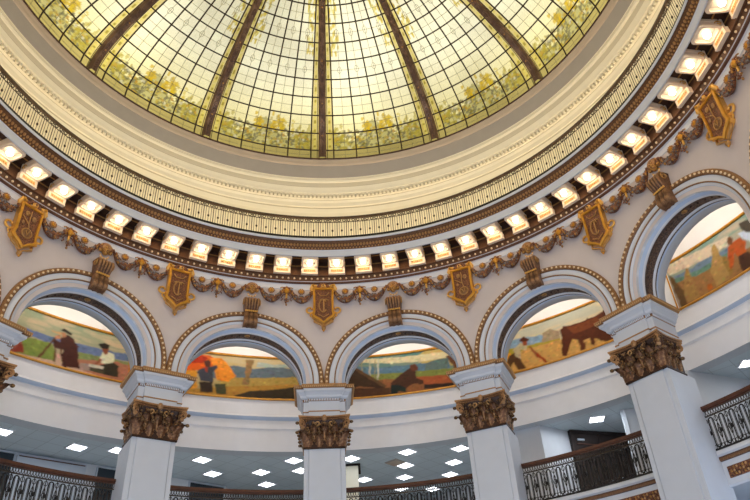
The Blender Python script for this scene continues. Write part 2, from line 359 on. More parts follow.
   ((0.35,0.2,0.1), [(0.409,0.789),(0.428,0.787),(0.434,0.72),(0.423,0.622),(0.401,0.656)]),
   ((0.75,0.8,0.88), [(0.469,0.748),(0.507,0.69),(0.592,0.542),(0.556,0.25),(0.504,0.445),(0.482,0.583)]),
   ((0.2,0.17,0.14), [(0.494,0.91),(0.551,0.842),(0.605,0.652),(0.583,0.468),(0.503,0.651),(0.488,0.798)]),
 ]),
}
# ------------------------------------------------------------------ setting: arcade wall
ZS, ZB, ZT = .965, .950, 1.345      # arch centre, bottom of arch reveals, top of wall
RA = .186                            # clear radius of the arch
def cp(s, r, z): return (r * math.sin(s), r * math.cos(s), z)
def bayrows(r, ra):
    """wall strip of one bay at radius r with a round opening of radius ra"""
    ss = [-A / 2, -.225, -.2, -ra - .0001] + [-ra * math.cos(PI * i / 40) for i in range(41)] + [ra + .0001, .2, .225, A / 2]
    bot = [ZB] * 4 + [ZS + ra * math.sin(PI * i / 40) for i in range(41)] + [ZB] * 4
    return ss, bot
mb = MB()
for k in range(NB):
    for r in (1.0, 1.11):
        ss, bot = bayrows(r, RA)
        c = (k + .5) * A
        rows = []
        for t in (0, .34, .67, 1):
            rows.append([cp(c + s_, r, b_ + (ZT - b_) * t) for s_, b_ in zip(ss, bot)])
        mb.grid(rows, WP if r < 1.05 else CR, sm=False)
    # reveals and soffit of the opening
    th = [(-RA, ZB)] + [(-RA * math.cos(PI * i / 48), ZS + RA * math.sin(PI * i / 48)) for i in range(49)] + [(RA, ZB)]
    mb.grid([[cp((k + .5) * A + x, r, z) for x, z in th] for r in (1.0, 1.11)], W)
mb.lathe([(1.0, ZT), (1.11, ZT)], W, n=130)
for k in range(NB):      # underside of the wall over each pier
    mb.grid([[cp(k * A + a_, r, ZB) for a_ in (-(A / 2 - RA), 0, A / 2 - RA)] for r in (1.0, 1.11)], W, sm=False)
wall = structure(mb.build('wall_arcade', loc=ZERO))

# archivolt of one arch, copied round
prof = [(.2417, 1.0005), (.2410, .994), (.2380, .9915), (.2290, .9915), (.2262, .994), (.2255, .9965)]
mat_ = [GD, BR, BR, BR, GD]
prof += [(.2100, .9965), (.2095, .995), (.2065, .995), (.2060, .9975), (.2005, .9975), (.1990, .9995), (.1960, 1.001), (.1915, 1.0055), (.1870, 1.0090), (.1830, 1.0130), (.1795, 1.0180), (.1768, 1.022), (.1772, 1.026)]
mat_ += [W, BR, BR, BR, W, W, BL, BL, BL, BL, BL, W, W]
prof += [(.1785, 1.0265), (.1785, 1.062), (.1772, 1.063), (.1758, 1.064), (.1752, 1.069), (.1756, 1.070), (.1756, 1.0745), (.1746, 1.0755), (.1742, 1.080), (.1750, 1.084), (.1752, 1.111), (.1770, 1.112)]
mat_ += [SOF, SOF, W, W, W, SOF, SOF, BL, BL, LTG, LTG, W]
def archpts(rho, n=56):
    return [(-rho, ZB)] + [(-rho * math.cos(PI * i / n), ZS + rho * math.sin(PI * i / n)) for i in range(n + 1)] + [(rho, ZB)]
mb = MB()
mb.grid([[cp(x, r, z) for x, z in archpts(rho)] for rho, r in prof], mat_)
for s_ in (-1, 1):       # closed feet of the archivolt
    n = len(mb.v); q = [cp(s_ * rho, r, ZB) for rho, r in prof] + [cp(s_ * .2417, 1.112, ZB)]
    mb.v += q; mb.face(tuple(range(n, n + len(q))), W)
arch0 = structure(mb.build('trim_1', loc=ZERO))
mb = MB()
nb = 46
for i in range(nb + 1):
    t = PI * i / nb; rho = .2335
    mb.ball(cp(-rho * math.cos(t), .9905, ZS + rho * math.sin(t)), .0034, PEARL, 8, 5)
o_ = mb.build('bead_border', arch0)
mb = MB()
for i in range(25):                       # carved medallions on the dark soffit
    t = PI * i / 24; rho = .1780
    c = cp(-rho * math.cos(t), 1.041, ZS + rho * math.sin(t))
    if i == 12: mb.ball(c, (.0095, .0085, .0030), GD, 12, 5)
    else: mb.ball(c, .0034, SOF, 8, 5)
mb.build('soffit_medallions', arch0)
arch0.rotation_euler = (0, 0, -.5 * A)
for k in range(1, NB):
    c = copy_tree(arch0); c.name = 'trim_1.%03d' % k; c.rotation_euler = (0, 0, -(k + .5) * A)

# ------------------------------------------------------------------ setting: main cornice
def ring(name, prof, mats, n=390, sm=False):
    mb = MB(); mb.lathe(prof, mats, n=n, sm=sm)
    return structure(mb.build(name, loc=ZERO)), mb
pr_ = [(1.0005, 1.3105), (.9975, 1.3115), (.9975, 1.3150), (.9985, 1.3160), (.9985, 1.3300), (.9945, 1.3320), (.9925, 1.3335), (.9885, 1.3345), (.9875, 1.3375),
       (.9850, 1.3385), (.9815, 1.3560), (.9775, 1.3565), (.9765, 1.3575), (.9765, 1.4080), (.9060, 1.4080), (.9045, 1.3860), (.9040, 1.3838), (.8995, 1.3838),
       (.8985, 1.4065), (.8960, 1.4075), (.8950, 1.4110), (.8925, 1.4150), (.8900, 1.4250), (.8870, 1.4330), (.8855, 1.4360), (.8830, 1.4365), (.8810, 1.4375), (.8800, 1.4440),
       (.8830, 1.4475), (.9860, 1.4475)]
mt_ = [W, W, W, W, W, BD, BD, BR, W, BR, BR, BD, BR, BR, BD, W, W, W, W, GD, BR, BR, BR, GD, BD, W, W, W, CR2]
trim2, _ = ring('trim_2', pr_, mt_)
mb = MB(); nbd = 24 * NB
for i in range(nbd):
    a = 2 * PI * i / nbd; mb.ball(cp(a, .9825, 1.3475), (.0036, .0036, .0036), PEARL, 8, 5)
mb.build('bead_course', trim2)
mb = MB(); n2 = 40 * NB
for i in range(n2):
    a = 2 * PI * i / n2; mb.ball(cp(a, .8895, 1.4215), (.0048, .004, .0062), BR, 6, 4)
    mb.ball(cp(a + PI / n2, .8935, 1.4120), (.0026, .0026, .003), GD, 5, 4)
mb.build('egg_course', trim2)
mb = MB()
mb.lathe([(.9765, 1.392), (.9745, 1.3925), (.9745, 1.396), (.9765, 1.3965)], GD, n=260)
mb.lathe([(.948, 1.408), (.948, 1.4062), (.944, 1.4062), (.944, 1.408)], GD, n=260)
mb.lathe([(.918, 1.408), (.918, 1.4062), (.914, 1.4062), (.914, 1.408)], GD, n=260)
mb.build('coffer_fillets', trim2)

# upper cove behind the balustrade, rising to the glass
pu = [(.9860, 1.4475), (.9860, 1.6200), (.9830, 1.6400), (.9770, 1.6560), (.9770, 1.6620), (.9730, 1.6640), (.9700, 1.6780), (.9640, 1.6860), (.9640, 1.6885),
      (.9560, 1.6900), (.9560, 1.7040), (.9450, 1.7060), (.9420, 1.7160), (.9370, 1.7270), (.9370, 1.7300), (.9360, 1.7320), (.9320, 1.7430), (.9280, 1.7440), (.9240, 1.7480), (.9235, 1.7530), (.9210, 1.7545),
      (.9200, 1.7580), (.9140, 1.7800), (.9070, 1.8060), (.9040, 1.8070), (.9010, 1.8120), (.8990, 1.8200), (.8950, 1.8290)]
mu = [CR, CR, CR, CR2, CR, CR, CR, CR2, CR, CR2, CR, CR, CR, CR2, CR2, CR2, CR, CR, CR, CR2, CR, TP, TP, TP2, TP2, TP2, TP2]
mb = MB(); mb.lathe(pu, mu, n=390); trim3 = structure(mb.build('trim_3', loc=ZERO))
mb = MB(); nd = 32 * NB
for i in range(nd):
    a = 2 * PI * i / nd
    q = [cp(a + da, r, z) for z in (1.6915, 1.7035) for da, r in ((-.0042, .957), (.0042, .957), (.0042, .9495), (-.0042, .9495))]
    n = len(mb.v); mb.v += q
    for f in ((0, 3, 2, 1), (4, 5, 6, 7), (0, 1, 5, 4), (1, 2, 6, 5), (2, 3, 7, 6), (3, 0, 4, 7)): mb.face(tuple(n + k for k in f), CR)
mb.build('dentil_course', trim3)

# ------------------------------------------------------------------ setting: stained glass dome
RG, ZG, HG = .8960, 1.8290, .32
def dome(t, a, dr=0.0):
    r = (RG + dr) * math.cos(t); return (r * math.sin(a), r * math.cos(a), ZG + (HG + dr) * math.sin(t))
ROWS = [0, 7.2, 17.4, 26, 33.4, 39.9, 46, 51.4, 56.8, 61.6, 66, 70.5, 75]
COLS = [.10, .30, .50, .70, .90]
win = bpy.data.objects.new('window_1', None); COL.objects.link(win); win.location = ZERO; structure(win)
NU, NT = 96, 150
def blobs(n, u0, u1, t0, t1, ru, rt):
    return [(rng.uniform(u0, u1), rng.uniform(t0, t1), rng.uniform(ru * .5, ru), rng.uniform(rt * .5, rt)) for _ in range(n)]
U, T = np.meshgrid((np.arange(NU + 1)) / NU, 75.0 * (np.arange(NT + 1) / NT) ** 1.15)
C_ = np.zeros(U.shape + (3,)); base = np.array((1.0, .95, .69)); low = np.array((.90, .80, .37))
w_ = np.clip((T - 15) / 25, 0, 1)[..., None]; C_[:] = low * (1 - w_) + base * w_
nz = rng.normal(0, .018, U.shape); C_ *= (1 + nz)[..., None]
# each small pane has its own tone
pu_ = np.floor((U - .1) / .1).astype(int) % 40; ptt = np.searchsorted(ROWS, T); half = ((T - np.take(ROWS, np.clip(ptt - 1, 0, 12))) / np.maximum(1, np.take(ROWS, np.clip(ptt, 0, 12)) - np.take(ROWS, np.clip(ptt - 1, 0, 12))) > .5)
tone = rng.uniform(.93, 1.03, (41, 14, 2)); C_ *= tone[pu_, np.clip(ptt, 0, 13), half.astype(int)][..., None]
def dab(B, col, mixv):
    for u0, t0, ru, rt in B:
        m_ = (((U - u0) / ru) ** 2 + ((T - t0) / rt) ** 2) < 1
        C_[m_] = C_[m_] * (1 - mixv) + np.array(col) ** 1.6 * mixv
brd = T < 7.2; C_[brd] = C_[brd] * .2 + np.array((.36, .27, .06)) * .8
fol = (T > 7.2) & (T < 15 + 3 * np.sin(U * 17) + 5 * np.exp(-((U - .5) / .16) ** 2))
C_[fol] = C_[fol] * .3 + np.array((.38, .34, .10)) * .7
for col, n, mixv in (((.36, .31, .09), 120, .75), ((.62, .50, .12), 110, .7), ((.72, .66, .34), 90, .6), ((.36, .34, .22), 110, .75), ((.66, .44, .08), 20, .6), ((.80, .76, .58), 24, .6)):
    dab(blobs(n, .08, .92, 7.5, 18.5, .016, 1.0), col, mixv)
dab(blobs(30, .36, .64, 17, 25, .02, 1.3), (.78, .60, .06), .75); dab(blobs(14, .36, .64, 17, 24, .02, 1.3), (.62, .50, .16), .6)
dab(blobs(16, .60, .74, 18, 23, .014, 1.1), (.78, .64, .14), .6)
for u0, u1 in ((.11, .22), (.78, .89)):
    dab(blobs(40, u0, u1, 48, 75, .018, 1.1), (.80, .66, .10), .75); dab(blobs(18, u0, u1, 50, 75, .018, 1.2), (.88, .84, .45), .7)
    dab(blobs(8, u0, u1, 50, 75, .014, 1.0), (.62, .48, .05), .7)
    dab(blobs(30, u0 - .02, u1 + .02, 8, 21, .02, 1.4), (.60, .52, .14), .6)
st = (U < .098) | (U > .902); C_[st & ~brd] = C_[st & ~brd] * .25 + np.array((.66, .50, .14)) * .75
dab([(u, t, .012, .9) for u in (.068, .932) for t in np.arange(9, 75, 2.2)], (.80, .72, .26), .7)
dab([(u, t, .012, .6) for u in (.068, .932) for t in np.arange(10, 75, 4.4)], (.50, .42, .08), .8)
C_ = np.clip(C_, 0, 1)
mb = MB()
mb.grid([[dome(math.radians(T[i, j]), (U[i, j] - .5) * A) for j in range(NU + 1)] for i in range(NT + 1)], GLASS)
gp = mb.build('glass_panel', win, fix=False)
ca = gp.data.color_attributes.new('tint', 'FLOAT_COLOR', 'POINT')
ca.data.foreach_set('color', np.concatenate([C_.reshape(-1, 3), np.ones(((NU + 1) * (NT + 1), 1))], 1).astype(np.float32).ravel())
mb = MB()
def arc_t(a, t0, t1, rad, mat, n=40, dr=-.002): mb.tube([dome(math.radians(t0 + (t1 - t0) * i / n), a, dr) for i in range(n + 1)], rad, mat, 5)
def arc_a(t, a0, a1, rad, mat, n=10, dr=-.002): mb.tube([dome(math.radians(t), a0 + (a1 - a0) * i / n, dr) for i in range(n + 1)], rad, mat, 5, nx=(0, 0, 1))
for u in COLS: arc_t((u - .5) * A, 0, 75, .0027, LEAD)
for u in (.045, .955): arc_t((u - .5) * A, 0, 75, .0012, LEAD)
for t in ROWS[1:]: arc_a(t, -.5 * A, .5 * A, .0027, LEAD)
arc_a(.35, -.5 * A, .5 * A, .0035, BR)
for u in (.2, .4, .6, .8): arc_t((u - .5) * A, 0, 75, .0007, LEAD2)
for i in range(len(ROWS) - 1):
    arc_a((ROWS[i] + ROWS[i + 1]) / 2, -.4 * A, .4 * A, .0007, LEAD2)
for i in (5, 7, 9):                         # little roundels at the pane centres
    tm = (ROWS[i] + ROWS[i + 1]) / 2
    for u in (.2, .4, .6, .8):
        mb.tube([dome(math.radians(tm + 1.1 * math.sin(q)), (u - .5) * A + .0075 * math.cos(q) / max(.3, math.cos(math.radians(tm))) , -.003) for q in [2 * PI * k / 10 for k in range(10)]], .0008, LEAD2, 4, closed=True)
lb = mb.build('lead_bars', win, fix=False)
mb = MB()
tt = [75 * i / 40 for i in range(41)]
def ribsec(t):
    c = math.radians(t); hw = .0150 * (1 - .25 * t / 75); o = []
    for dx, dd in ((-hw, .004), (-hw, -.006), (-hw * .72, -.010), (-hw * .60, -.016), (hw * .60, -.016), (hw * .72, -.010), (hw, -.006), (hw, .004)):
        r = (RG + dd) * math.cos(c); o.append((dx, r, ZG + (HG + dd) * math.sin(c)))
    return o
mb.grid([ribsec(t) for t in tt], RIB, sm=False)
for i in range(1, 44):
    c = dome(math.radians(i * 1.7), 0, -.0165); mb.ball(c, (.0035, .003, .004), RIB if i % 9 else GD, 6, 4)
rb = mb.build('rib', win)
gp.rotation_euler = lb.rotation_euler = (0, 0, -.5 * A)
for k in range(1, NB):
    for src, off in ((gp, .5), (lb, .5), (rb, 0)):
        c = src.copy(); COL.objects.link(c); c.parent = win; c.rotation_euler = (0, 0, -(k + off) * A)
mb = MB()   # the crown boss that closes the dome
t7 = math.radians(75); r7, z7 = RG * math.cos(t7), ZG + HG * math.sin(t7)
mb.lathe([(r7 + .01, z7), (r7 - .01, z7 - .02), (r7 * .6, z7 - .01), (.02, z7 - .03), (.001, z7 - .05)], RIB, n=52)
mb.build('crown_boss', win)

# ------------------------------------------------------------------ setting: painted gallery wall behind the arches
RM = 1.272
pm = [(1.255, .848), (1.292, .848), (1.292, .9600), (1.288, .9640), (1.280, .9650), (1.278, .9700), (1.278, .9920), (1.272, .9960), (1.266, 1.0020), (1.262, 1.0100), (1.262, 1.0170), (1.268, 1.0190), (RM, 1.0210), (RM, 1.300), (1.26, 1.335), (1.235, 1.352), (1.11, 1.352)]
mm = [W, W, W, W, W, W, W, BL, BL, BL, W, W, CR, CR, CR, CR]
mm[13] = CR; mm[12] = W
mm = [LTG, WD_, WD_, WD_, WD_, WD_, BL, BL, WD_, WD_, WD_, WD_, CR, CR, CR]
pm[0] = (1.296, .8505)
pm = [(1.33, .8490), (1.285, .8490), (1.285, .9230), (1.2820, .9260), (1.2800, .9270), (1.2800, .9530), (1.2770, .9550), (1.2720, .9590), (1.2690, .9650), (1.2690, .9680), (1.2710, .9700), (RM, .9720)] + pm[13:]
mb = MB(); mb.lathe(pm, mm, n=260, sm=False); structure(mb.build('wall_gallery', loc=ZERO))

# gallery ceiling, balcony slab and outer walls
mb = MB(); mb.lathe([(1.292, .8505), (2.15, .8505)], TILE, n=130); structure(mb.build('ceiling', loc=ZERO))
ps = [(1.45, .466), (1.126, .466), (1.121, .470), (1.121, .5155), (1.123, .516), (1.123, .527), (1.118, .528), (1.116, .533), (1.118, .538), (1.116, .540), (1.112, .5415), (1.112, .5475), (1.116, .5530), (2.15, .5530)]
ms = [LTG, W, W, W, W, BR, BR, BR, W, W, W, W, FL]
mb = MB(); mb.lathe(ps, ms, n=260); trim4 = structure(mb.build('trim_4', loc=ZERO))
mb = MB()
for k in range(NB):      # gilt relief panels on the balcony front
    a0, a1 = (k + .145) * A, (k + .855) * A
    mb.lathe([(1.121, .4840), (1.1185, .4850), (1.1185, .5110), (1.121, .5120)], RD, a0, a1, 40)
    for i in range(46):
        a_ = a0 + .008 + (a1 - a0 - .016) * i / 45
        for z_ in (.4905, .4980, .5055): mb.ball(cp(a_ + (.002 if z_ < .495 else 0), 1.1180, z_), (.0030, .0026, .0034), (GB, RD, BZ)[(i * 2 + int(z_ * 1000)) % 3], 6, 4)
mb.build('gilt_panels', trim4)
mb = MB(); mb.lathe([(1.44, FZ), (1.44, .466)], LTG, n=52); structure(mb.build('wall_ground', loc=ZERO))
mb = MB(); mb.lathe([(2.15, .466), (2.15, .86)], WB, n=52); structure(mb.build('wall_outer', loc=ZERO))
mb = MB(); mb.lathe([(.001, FZ), (1.45, FZ)], FL, n=52); structure(mb.build('floor', loc=ZERO))
# partition walls on the gallery
def part_wall(name, pts, z0, z1, mat=WB, th=.012):
    mb = MB()
    for (xa, ya), (xb, yb) in zip(pts, pts[1:]):
        d = Vector((xb - xa, yb - ya)); n = Vector((-d.y, d.x)).normalized() * th
        if n.dot(Vector((xa, ya))) < 0: n = -n
        mb.hprism([(xa, ya), (xb, yb), (xb + n.x, yb + n.y), (xa + n.x, ya + n.y)], z0, z1, mat)
    return structure(mb.build(name, loc=ZERO))
part_wall('wall_west', [(-1.55, .80), (-.36, 1.615), (-.34, 2.12)], .553, .8500)
part_wall('wall_north', [(.33, 2.1), (.60, 1.62), (.60, 1.175), (.705, 1.118), (.815, 1.176), (1.055, 1.228), (.945, 1.010), (1.10, .98), (1.25, 1.15)], .553, .8500)
part_wall('wall_east', [(1.045, .735), (1.30, .818), (1.95, .95)], .553, .8500)
# ------------------------------------------------------------------ fittings on the gallery walls
def wall_local(a, b):
    d = Vector((b[0] - a[0], b[1] - a[1])); d.normalize(); n = Vector((-d.y, d.x))
    if n.dot(Vector(a)) < 0: n = -n
    return Vector(a), d, n          # start, along, outward
def wbox(mb, wl, s0, s1, z0, z1, y0, y1, mat):
    a, d, n = wl
    q = [a + d * s_ + n * y for s_, y in ((s0, y0), (s1, y0), (s1, y1), (s0, y1))]
    mb.hprism([(p.x, p.y) for p in q], z0, z1, mat)
WL = wall_local((-1.55, .80), (-.36, 1.615)); NL = wall_local((.815, 1.176), (1.055, 1.228))
def window(n, s0, s1, z0, z1):
    mb = MB(); wbox(mb, WL, s0, s1, z0, z1, -.004, .004, DK); w = structure(mb.build('window_%d' % n, loc=ZERO))
    mb = MB()
    for a_, b_ in ((s0 - .004, s0), (s1, s1 + .004)): wbox(mb, WL, a_, b_, z0, z1, -.008, .004, LTG)
    wbox(mb, WL, s0 - .004, s1 + .004, z1, z1 + .003, -.008, .004, LTG); mb.build('window_frame', w)
window(2, .60, .709, .60, .842); window(3, .969, 1.03, .60, .842); window(4, 1.297, 1.43, .60, .842)
mb = MB(); wbox(mb, WL, .716, .927, .553, .838, -.02, -.008, LTG)
pnl = tag(mb.build('partition_panel', loc=ZERO), 'pale blue-grey office partition standing behind the railing under the surveyor mural', 'partition')
mb = MB(); wbox(mb, WL, .720, .923, .832, .8355, -.0215, -.02, BD); mb.build('dark_rail', pnl)
mb = MB(); wbox(mb, NL, .012, .212, .553, .838, -.012, -.002, DR); dr = structure(mb.build('door_1', loc=ZERO))
mb = MB()
for a_, b_, c_, d_ in ((.002, .012, .553, .845), (.212, .222, .553, .845), (.002, .222, .838, .848), (.109, .112, .553, .838)): wbox(mb, NL, a_, b_, c_, d_, -.017, -.002, DR)
for a_, b_ in ((.022, .102), (.122, .202)):
    wbox(mb, NL, a_, b_, .80, .803, -.015, -.012, BD)
mb.build('door_frame', dr)
mb = MB(); wbox(mb, NL, .026, .052, .813, .819, -.0165, -.012, LTG); mb.build('name_plate', dr)

# ------------------------------------------------------------------ gallery ceiling lights
TL_ = [(-.944, 1.033), (-.771, 1.176), (-.654, 1.215), (-.408, 1.324), (-.391, 1.467), (-.223, 1.470), (-.212, 1.606), (-.104, 1.363), (-.082, 1.468),
       (.094, 1.364), (.151, 1.594), (.287, 1.319), (.294, 1.455), (.303, 1.585), (.301, 1.719), (.470, 1.301), (.470, 1.440), (.476, 1.573), (.430, 1.741), (.889, 1.079), (1.218, .696)]
TLAB = ['square ceiling light at the far left edge, above the left railing', 'square ceiling light over the pale partition on the left gallery', 'ceiling light half hidden by the left pier beside the surveyor mural',
        'nearest ceiling light right of the surveyor-autumn pier, bright louvred square', 'double-looking ceiling light behind the nearest one right of the left pier', 'ceiling light midway along the gallery under the autumn woodland mural',
        'small far ceiling light just above the railing under the autumn mural', 'nearest ceiling light left of the central pier, under the autumn mural', 'small ceiling light peeping out at the left side of the central pier',
        'nearest ceiling light right of the central pier, cut by its shaft', 'small ceiling light beside the beige gallery pillar', 'nearest ceiling light under the crouching figure, below the white drum',
        'ceiling light next to the dark vent square in the middle gallery', 'third ceiling light back behind the vent in the middle gallery', 'farthest ceiling light of the middle gallery, seen through the railing', 'nearest ceiling light left of the right-hand gilt capital pier',
        'second ceiling light back beside the pier right of the stooping mural', 'third ceiling light back beside the pier right of the stooping mural', 'far ceiling light seen just through the railing top near the right pier', 'single square ceiling light above the dark door under the ox mural', 'small ceiling light at the right edge under the corn shock mural']
hs = .027
mb = MB(); t = .004
for x0, x1, y0, y1 in ((-hs, hs, -hs, -hs + t), (-hs, hs, hs - t, hs), (-hs, -hs + t, -hs + t, hs - t), (hs - t, hs, -hs + t, hs - t)): mb.box(x0, x1, y0, y1, -.003, .0008, W)
for q in (-.009, .009):
    mb.box(-hs + t, hs - t, q - .0008, q + .0008, -.0026, -.0005, W); mb.box(q - .0008, q + .0008, -hs + t, hs - t, -.0026, -.0005, W)
TR0 = None
for i, ((x, y), lab) in enumerate(zip(TL_, TLAB)):
    ph = math.atan2(x, y) / A; r = math.hypot(x, y)
    if TR0 is None:
        root = empty('ceiling_light', r, ph, .8500); fr = mb.build('frame', root)
        m2 = MB(); m2.box(-hs + t, hs - t, -hs + t, hs - t, -.0012, .0004, TROF); m2.build('diffuser', root); TR0 = root
    else:
        root = copy_tree(TR0)
    place(root, r, ph, .8500); root.rotation_euler = (0, 0, PI / 4 if x < .8 else -.22)
    tag(root, lab, 'ceiling light', 'square lights in the gallery ceiling')
mb = MB(); mb.box(-.026, .026, -.026, .026, -.003, .0005, TP)
for q in range(7): mb.box(-.022, .022, -.021 + q * .0065, -.019 + q * .0065, -.0045, -.003, TP2)
v = mb.build('air_vent'); place(v, math.hypot(.253, 1.421), math.atan2(.253, 1.421) / A, .8500); v.rotation_euler = (0, 0, PI / 4)
tag(v, 'dark olive square vent set in the gallery ceiling right of the central pier', 'vent')
root = empty('gallery_pillar', 1.447, .143, .5530)
mb = MB(); mb.box(-.022, .022, -.022, .022, 0, .290, CR, .001); mb.build('shaft', root)
mb = MB(); mb.box(-.030, .030, -.024, .075, .290, .2965, DR); mb.build('cap', root)
mb = MB(); mb.box(-.025, .025, -.025, .025, 0, .012, W); mb.build('plinth', root)
tag(root, 'plain beige square pillar with dark cap standing far behind the middle railing', 'pillar')

# ------------------------------------------------------------------ lamps of the main cornice
root = empty('cornice_lamp', .9355, 0, 1.379); R0 = (0, .9355, 1.379)
mb = MB()
hx, y0, y1 = .0280, .9060, .9650
def rect(h, a_, b_, z): return [(-h, a_, z), (h, a_, z), (h, b_, z), (-h, b_, z)]
def rect(h, a_, b_, z, c_=.0085):
    o_ = []
    c_ = min(c_, h * .45)
    for sx, yy, q0 in ((-1, a_, 180), (1, a_, 270), (1, b_, 0), (-1, b_, 90)):
        cx = sx * (h - c_); cy = yy + (c_ if yy == a_ else -c_)
        for q in range(4): an = math.radians(q0 + 30 * q); o_.append((cx + c_ * math.cos(an), cy + c_ * math.sin(an), z))
    return o_
rows = [rect(hx, y0, y1, 1.4075), rect(hx, y0, y1, 1.3990), rect(hx - .0015, y0 + .0015, y1 - .001, 1.3975), rect(hx - .0015, y0 + .0015, y1 - .001, 1.3900), rect(hx, y0, y1, 1.3880), rect(hx, y0, y1, 1.3810), rect(hx - .0015, y0 + .0015, y1 - .0015, 1.3795),
        rect(hx - .0060, y0 + .0060, y1 - .0060, 1.3795), rect(hx - .0070, y0 + .0070, y1 - .0070, 1.3815), rect(hx - .0078, y0 + .0078, y1 - .0078, 1.3920)]
mb.grid(rows, [HOUS] * 8 + [TP], cj=True, sm=False); n = len(mb.v); mb.face(tuple(range(n - 16, n)), TP)
mb.box(-hx, hx, .9640, .9700, 1.3600, 1.4075, HOUS)
hz = mb.build('housing', root, R0)
mb = MB(); mb.ball((0, .9375, 1.3810), (.0092, .0092, .0085), BULB, 14, 8); mb.build('bulb', root, R0)
mb = MB(); mb.box(-.0285, .0285, .9700, .9762, 1.3575, 1.3800, HOUS, .001)
mb.box(-.0285, .0285, .9625, .9700, 1.3560, 1.3590, HOUS)
mb.build('bracket', root, R0)
mb = MB(); mb.box(-.0200, .0200, .9630, .9642, 1.3630, 1.3745, PEACH, .0005)
for q in range(6): mb.ball((-.0155 + q * .0062, .9630, 1.3688), (.0024, .0014, .0036), GD, 6, 4)
mb.build('gilt_panel', root, R0)
for s_ in (-1, 1):           # little scrolls on the cheeks
    mb = MB(); mb.tube([(s_ * .0285, .957 - .010 * math.cos(q) * (1 - q / 9), 1.391 + .0075 * math.sin(q) * (1 - q / 9)) for q in [k * .5 for k in range(13)]], .0016, GO, 5, nx=(1, 0, 0))
    mb.build('cheek_scroll', root, R0)
lamp0 = root; first = True; nl = 0
for k in range(-4, 5):
    for i in range(5):
        ph = k + .1 + .2 * i
        if not seen(.935, ph, 1.37, 14): continue
        o = lamp0 if first else copy_tree(lamp0); first = False; nl += 1
        place(o, .9355, ph, 1.379)
        kk = max(-3, min(3, k))
        tag(o, 'glowing square cornice lamp, %s of five above %s' % (ORD[i], BAY[kk]), 'lamp', 'square bulb lamps under the cornice')

